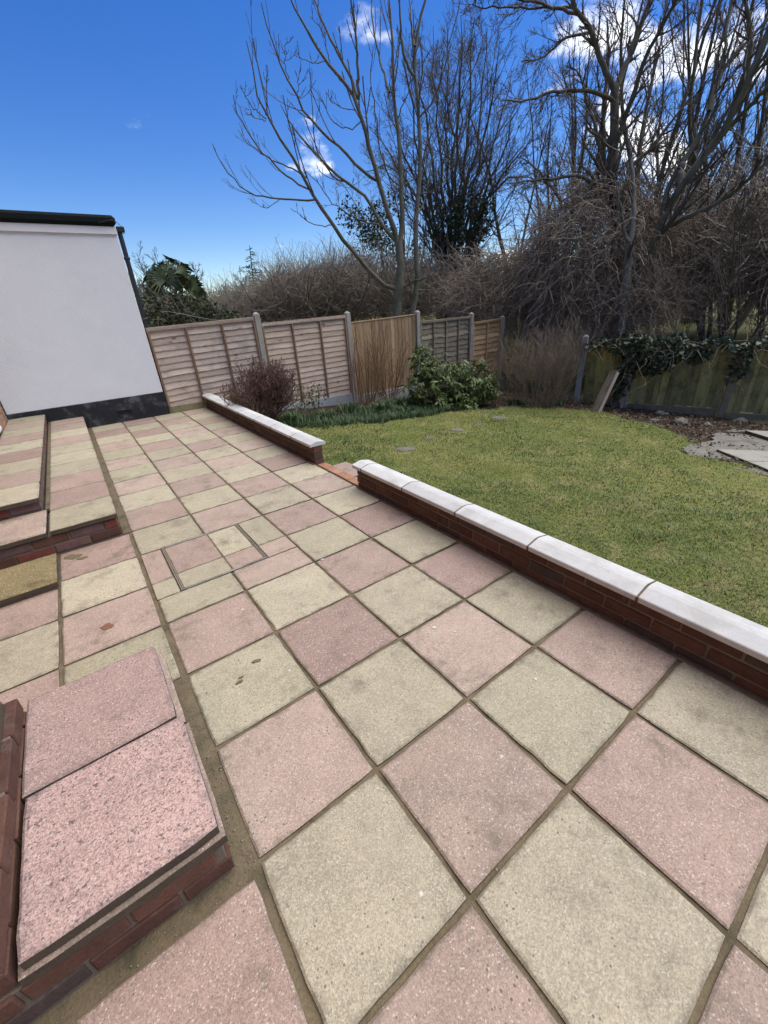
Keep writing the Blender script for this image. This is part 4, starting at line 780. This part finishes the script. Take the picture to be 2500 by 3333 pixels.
def tree5():
    D = 12.4; S = []
    def T(pts, d1, a, b): S.append((traced(1500, pts, D, D+d1), rad(a, b)))
    T([(860,1800),(880,1620),(900,1450),(915,1300)], 0, .10, .085); T([(915,1300),(940,1150),(930,950),(900,700)], .6, .06, .014); T([(912,1310),(880,1260),(870,1150),(840,1000)], -.5, .045, .012)
    b = at(1500+860*.6028, 1800*.6028, D); b[2] = float(terrain(b[0], b[1])); gen_tree(b, S, (9, 6, 3), 'slim pale-barked bare tree in front of the dark thicket', M_BIRCH, M_TWIG, .006, (.35, .42, .5), .6, .06)
tree5()
# further bare trees standing behind, one by one
def far_tree(px, pyb, D, hgt, label, seed, n=5, spread=.35, mc=None, minr=.0085):
    b = at(px, pyb, D); b[2] = float(terrain(b[0], b[1])); az = rng.uniform(0, 2*np.pi, n); d = unit(np.stack([np.cos(az)*spread, np.sin(az)*spread, np.ones(n)], 1))
    P, R = sweep(b+np.stack([np.cos(az), np.sin(az), 0*az], 1)*.15+np.array([0, 0, -.1]), d, hgt*rng.uniform(.75, 1.05, n), np.full(n, .011*hgt)*rng.uniform(.7, 1.2, n), 16, .04, .07, .02, .15)
    gen_tree(b, [(P[i], R[i]) for i in range(n)], (10, 7, 5), label, M_BARKD, mc or M_TWIG, minr, (.3, .45, .5), .65, .05, wob=.09, sides=5, t0=.32)
for a in ((1655, 830, 20, 9, 'thin upright bare tree right of the dense upright tree', 1, 2, .1), (1740, 800, 23, 9.5, 'slender pair of bare stems left of the forked tree', 2, 3, .15), (1850, 800, 22, 10, 'bare tree just left of the forked trunk, standing behind', 3, 5, .3), (2130, 800, 21, 11, 'bare tree behind, between forked and leaning trunks', 4, 5, .3), (2300, 800, 20, 11, 'bare tree behind the leaning trunk', 5, 6, .35), (2440, 850, 18, 9.5, 'bare tree at the right edge behind the thicket', 6, 6, .4), (2560, 850, 22, 10, 'bare tree reaching in from beyond the right edge', 7, 6, .4), (2010, 800, 28, 11, 'bare tree far behind the forked trunk', 8, 6, .35), (2230, 800, 30, 10, 'bare tree far behind the leaning trunk', 9, 6, .35), (1350, 900, 26, 7.5, 'bare tree far behind the young tree', 10, 6, .35), (2390, 1075, 13.2, 4, 'small bent bare tree on the bank above the mossy fence', 11, 5, .6), (2460, 1080, 12.6, 3.5, 'small arching bare tree at right on the grassy bank', 12, 6, .7), (2330, 1060, 15, 4.5, 'small bare tree on the bank with a straight stem', 13, 3, .3)): far_tree(*a)
# shrubs and thickets
def thicket(name, label, c, r, n, mat, L=(.7, 1.8), up=-.03, K=7, radius=(.003, .008), wob=.2, shell=.3, bias=(0, 0, .5), group=None, flat=True):
    p = ball(n, c, r, shell)
    if flat: p[:, 2] = np.maximum(p[:, 2], terrain(p[:, 0], p[:, 1])-.05)
    P, R = sweep(p, unit(rng.normal(size=(n, 3))+np.array(bias)), rng.uniform(*L, n), rng.uniform(*radius, n), K, up, wob, .003, .5)
    V, F = tubes(P, R, 3); o = wmesh(name, V, F, mat); return tag(o, label, 'thicket', group or 'leafless thickets beyond the fence')
def thk(name, label, px, py, D, r, n, mat, **k): c = at(px, py, D); return thicket(name, label, c, r, n, mat, **k)
thk('vine_thicket', 'tall mound of hanging brown dead vines below the forked tree', 1915, 880, 14.3, (1.7, 1.8, 2.0), 5200, M_VINE, L=(.6, 1.6), up=-.16, bias=(-.4, 0, 0), wob=.27, shell=.62, radius=(.005, .014), K=8)
thk('vine_thicket', 'lower slope of brown dead vines spilling left of the tall mound', 1650, 960, 15.4, (1.9, 1.7, 1.2), 3400, M_VINE, L=(.5, 1.4), up=-.13, bias=(-.3, 0, .1), wob=.28, shell=.5, radius=(.005, .012), K=8)
thk('dark_thicket', 'dark tangled thicket filling the right side above the bank', 2270, 850, 16.2, (2.4, 2.6, 1.15), 3300, M_TWIGD, L=(.6, 1.8), up=-.03, wob=.18, shell=.1, radius=(.006, .014))
thk('dark_thicket', 'dark tangled thicket at the right edge below the sky', 2500, 790, 15.5, (2.2, 2.4, 1.3), 2700, M_TWIGD, L=(.6, 1.8), up=-.03, wob=.18, shell=.1, radius=(.006, .014))
thk('dark_thicket', 'dark undergrowth around the slim pale tree', 2080, 985, 13.4, (1.4, 1.2, .7), 1500, M_TWIGD, L=(.5, 1.3), wob=.2, shell=.2, radius=(.003, .008))
thk('dark_thicket', 'dark undergrowth behind the young multi-stemmed tree', 1400, 950, 19, (3.2, 2.2, 1.0), 3400, M_TWIGD, L=(.6, 1.6), wob=.2, shell=.1, radius=(.006, .014))
thk('brown_thicket', 'brown leafless bush behind the vertical board panel, left of the young tree', 1140, 960, 17, (1.5, 1.5, 1.0), 3400, M_TWIGD, L=(.5, 1.4), up=.03, wob=.22, shell=.2, radius=(.004, .010))
thk('brown_thicket', 'brown leafless bush behind the pinkish slatted panel', 990, 970, 16.5, (1.5, 1.5, .8), 3200, M_TWIGD, L=(.5, 1.3), up=.03, wob=.22, shell=.2, radius=(.004, .010))
thk('brown_thicket', 'low leafless bush between the palm and the pinkish panel', 800, 1010, 18, (1.7, 1.7, .6), 2200, M_TWIGD, L=(.4, 1.1), up=.03, wob=.22, shell=.2, radius=(.004, .010))
for px, D, hh, l, s_ in ((950, 16.5, 2.9, 'wiry bare bush with upright twigs behind the first fence post', 21), (1080, 17, 3.2, 'wiry bare bush behind the second slatted panel', 22), (1200, 18, 3.3, 'wiry bare bush left of the young tree', 23), (1750, 17, 3.4, 'wiry bare bush behind the vine mound', 24), (720, 24, 2.4, 'wiry low bare bush right of the palm', 25)): far_tree(px, 1000, D, hh, l, s_, 8, .95, M_TWIGD, .006)
def dark_evergreen(px, py, D, r, n, label, size=.11):
    c = at(px, py, D); root = thing('ivy_clad_tree', (c[0], c[1], float(terrain(c[0], c[1]))), label, 'tree', 'ivy-clad trees beyond the fence'); lob = [ball(1, c, np.array(r)*1.05)[0] for _ in range(16)]
    p = np.concatenate([ball(int(n/16*k*1.6), q, np.array(r)*k, .2) for q, k in zip(lob, rng.uniform(.2, .5, 16))]); V, F = leaves(p, size, .3, .7); wmesh('crown', V, F, M_IVY, root)
    b = np.array([c[0], c[1], float(terrain(c[0], c[1]))-.1]); V, F = tubes(curve([b, b*.4+c*.6, c], 8, .05)[None], np.linspace(.14, .05, 8)[None], 6); wmesh('trunk', V, F, M_BARKD, root)
dark_evergreen(1245, 790, 21, (1.5, 1.4, 1.6), 6500, 'dark ivy-clad tree left of the dense upright tree'); dark_evergreen(1530, 745, 18.6, (.75, .8, 1.2), 3000, 'dark ivy wrapped round the dense upright tree'); dark_evergreen(1455, 760, 18.4, (.6, .6, 1.3), 2200, 'narrow dark ivy column left of the wrapped stems')
# palm
def palm():
    c = at(575, 965, 14.6); gz = float(terrain(c[0], c[1])); root = thing('palm_tree', (c[0], c[1], gz), 'fan palm with spiky green crown behind the house corner', 'palm'); V, F = tubes(curve([(c[0], c[1], gz-.1), (c[0]+.03, c[1], c[2]*.5), c], 8)[None], np.full((1, 8), .13), 8); wmesh('trunk', V, F, M_TAN, root)
    vs_, fs_, o = [], [], 0; st = []
    for k in range(24):
        az = k*2.399; el = math.radians(rng.uniform(-30, 70)); d = np.array([math.cos(az)*math.cos(el), math.sin(az)*math.cos(el), math.sin(el)]); L = rng.uniform(.45, .75); e = c+d*L+np.array([0, 0, .05]); st.append(curve([c, c+d*L*.5+np.array([0, 0, .06]), e], 5))
        side = unit(np.cross(d, [0, 0, 1])); nn = 24; th = np.linspace(-1.35, 1.35, nn); upp = unit(np.cross(side, d)); th = np.linspace(-2.5, 2.5, nn); ld = unit(.45*d+np.cos(th)[:, None]*upp+np.sin(th)[:, None]*side); bl = rng.uniform(.42, .6)*(1-.10*np.abs(th))[:, None]; pr = unit(np.cross(ld, d))*.017
        m = e+ld*bl*.55; t = e+ld*bl-np.array([0, 0, .16])*rng.uniform(.4, 1.3, (nn, 1)); V = np.stack([np.tile(e, (nn, 1)), m+pr, t, m-pr], 1).reshape(-1, 3); i = np.arange(nn)*4
        vs_.append(V); fs_.append(np.concatenate([np.stack([i, i+1, i+2], 1), np.stack([i, i+2, i+3], 1)])+o); o += len(V)
    wmesh('fronds', np.concatenate(vs_), np.concatenate(fs_), M_PALM, root); V, F = tubes(np.stack(st), np.full((24, 5), .009), 4); wmesh('frond_stalks', V, F, M_HEDGE, root)
palm()
def hedge():
    c = at(600, 1040, 12); root = thing('ivy_hedge', (c[0], c[1], float(terrain(c[0], c[1]))), 'ivy-covered hedge below the palm behind the first panel', 'hedge'); p = np.concatenate([ball(900, at(px, py, 12+dd), (.62, .6, .5), .4) for px, py, dd in ((520, 1050, 0), (580, 1030, .3), (640, 1030, 0), (690, 1055, .2), (740, 1075, .1), (480, 1040, .4), (600, 1085, 0), (680, 1095, 0))]); V, F = leaves(p, .1, .4, .7); wmesh('foliage', V, F, M_HEDGE, root)
    k = rng.choice(len(p), 900); P, R = sweep(p[k], unit(rng.normal(size=(900, 3))+np.array([.3, 0, -.2])), rng.uniform(.3, .9, 900), np.full(900, .005), 5, -.12, .2, .003, .5); V, F = tubes(P, R, 3); wmesh('twigs', V, F, M_TWIGB, root)
hedge()
far_tree(535, 1000, 19, 3.1, 'rounded leafless bush behind the palm', 31, 9, .8, M_TWIG, .006)
def conifer():
    D = 42; b = at(822, 950, D); b[2] = float(terrain(b[0], b[1])); top = at(812, 798, D); H = top[2]-b[2]; root = thing('conifer', b, 'sparse pointed conifer on the skyline left of the bushes', 'tree'); V, F = tubes(curve([b, (b+top)/2, top], 8)[None], np.linspace(.12, .02, 8)[None], 5); wmesh('trunk', V, F, M_BARKD, root)
    n = 60; t = rng.uniform(.3, .97, n); az = rng.uniform(0, 2*np.pi, n); L = (1-t)*3.0*rng.uniform(.5, 1.1, n)+.25; p0 = b+(top-b)*t[:, None]; P, R = sweep(p0, np.stack([np.cos(az), np.sin(az), np.full(n, .05)], 1), L, np.full(n, .03), 6, -.05, .06, .012, .4); V1 = tubes(P, R, 3)
    P2, R2 = spawn(P, R, 9, .1, 1, .9, .25, 4, -.06, .1, .6, .02, .6); V, F = join([V1, tubes(P2, R2, 3)]); wmesh('crown', V, F, M_CONIF, root)
conifer()
def far_wood():
    n = 9000; az = rng.uniform(math.radians(-15), math.radians(100), n); D = rng.uniform(48, 75, n); p = np.stack([CAM[0]+np.cos(az)*D, CAM[1]+np.sin(az)*D], 1); z = terrain(p[:, 0], p[:, 1]); hh = (3.0+1.2*np.sin(az*23)+.8*np.sin(az*51))*rng.random(n)**.6
    P, R = sweep(np.c_[p, z+hh*.7], unit(rng.normal(size=(n, 3))+np.array([0, 0, .8])), rng.uniform(1, 3, n), rng.uniform(.03, .06, n), 5, .05, .25, .02, .5); V, F = tubes(P, R, 3); tag(wmesh('distant_wood', V, F, bark('wood_twig', (.10, .10, .085), (.13, .12, .10), 1)), 'distant leafless wood along the skyline', 'wood', kind='stuff')  # far bare twigs in their own grey-brown
far_wood()
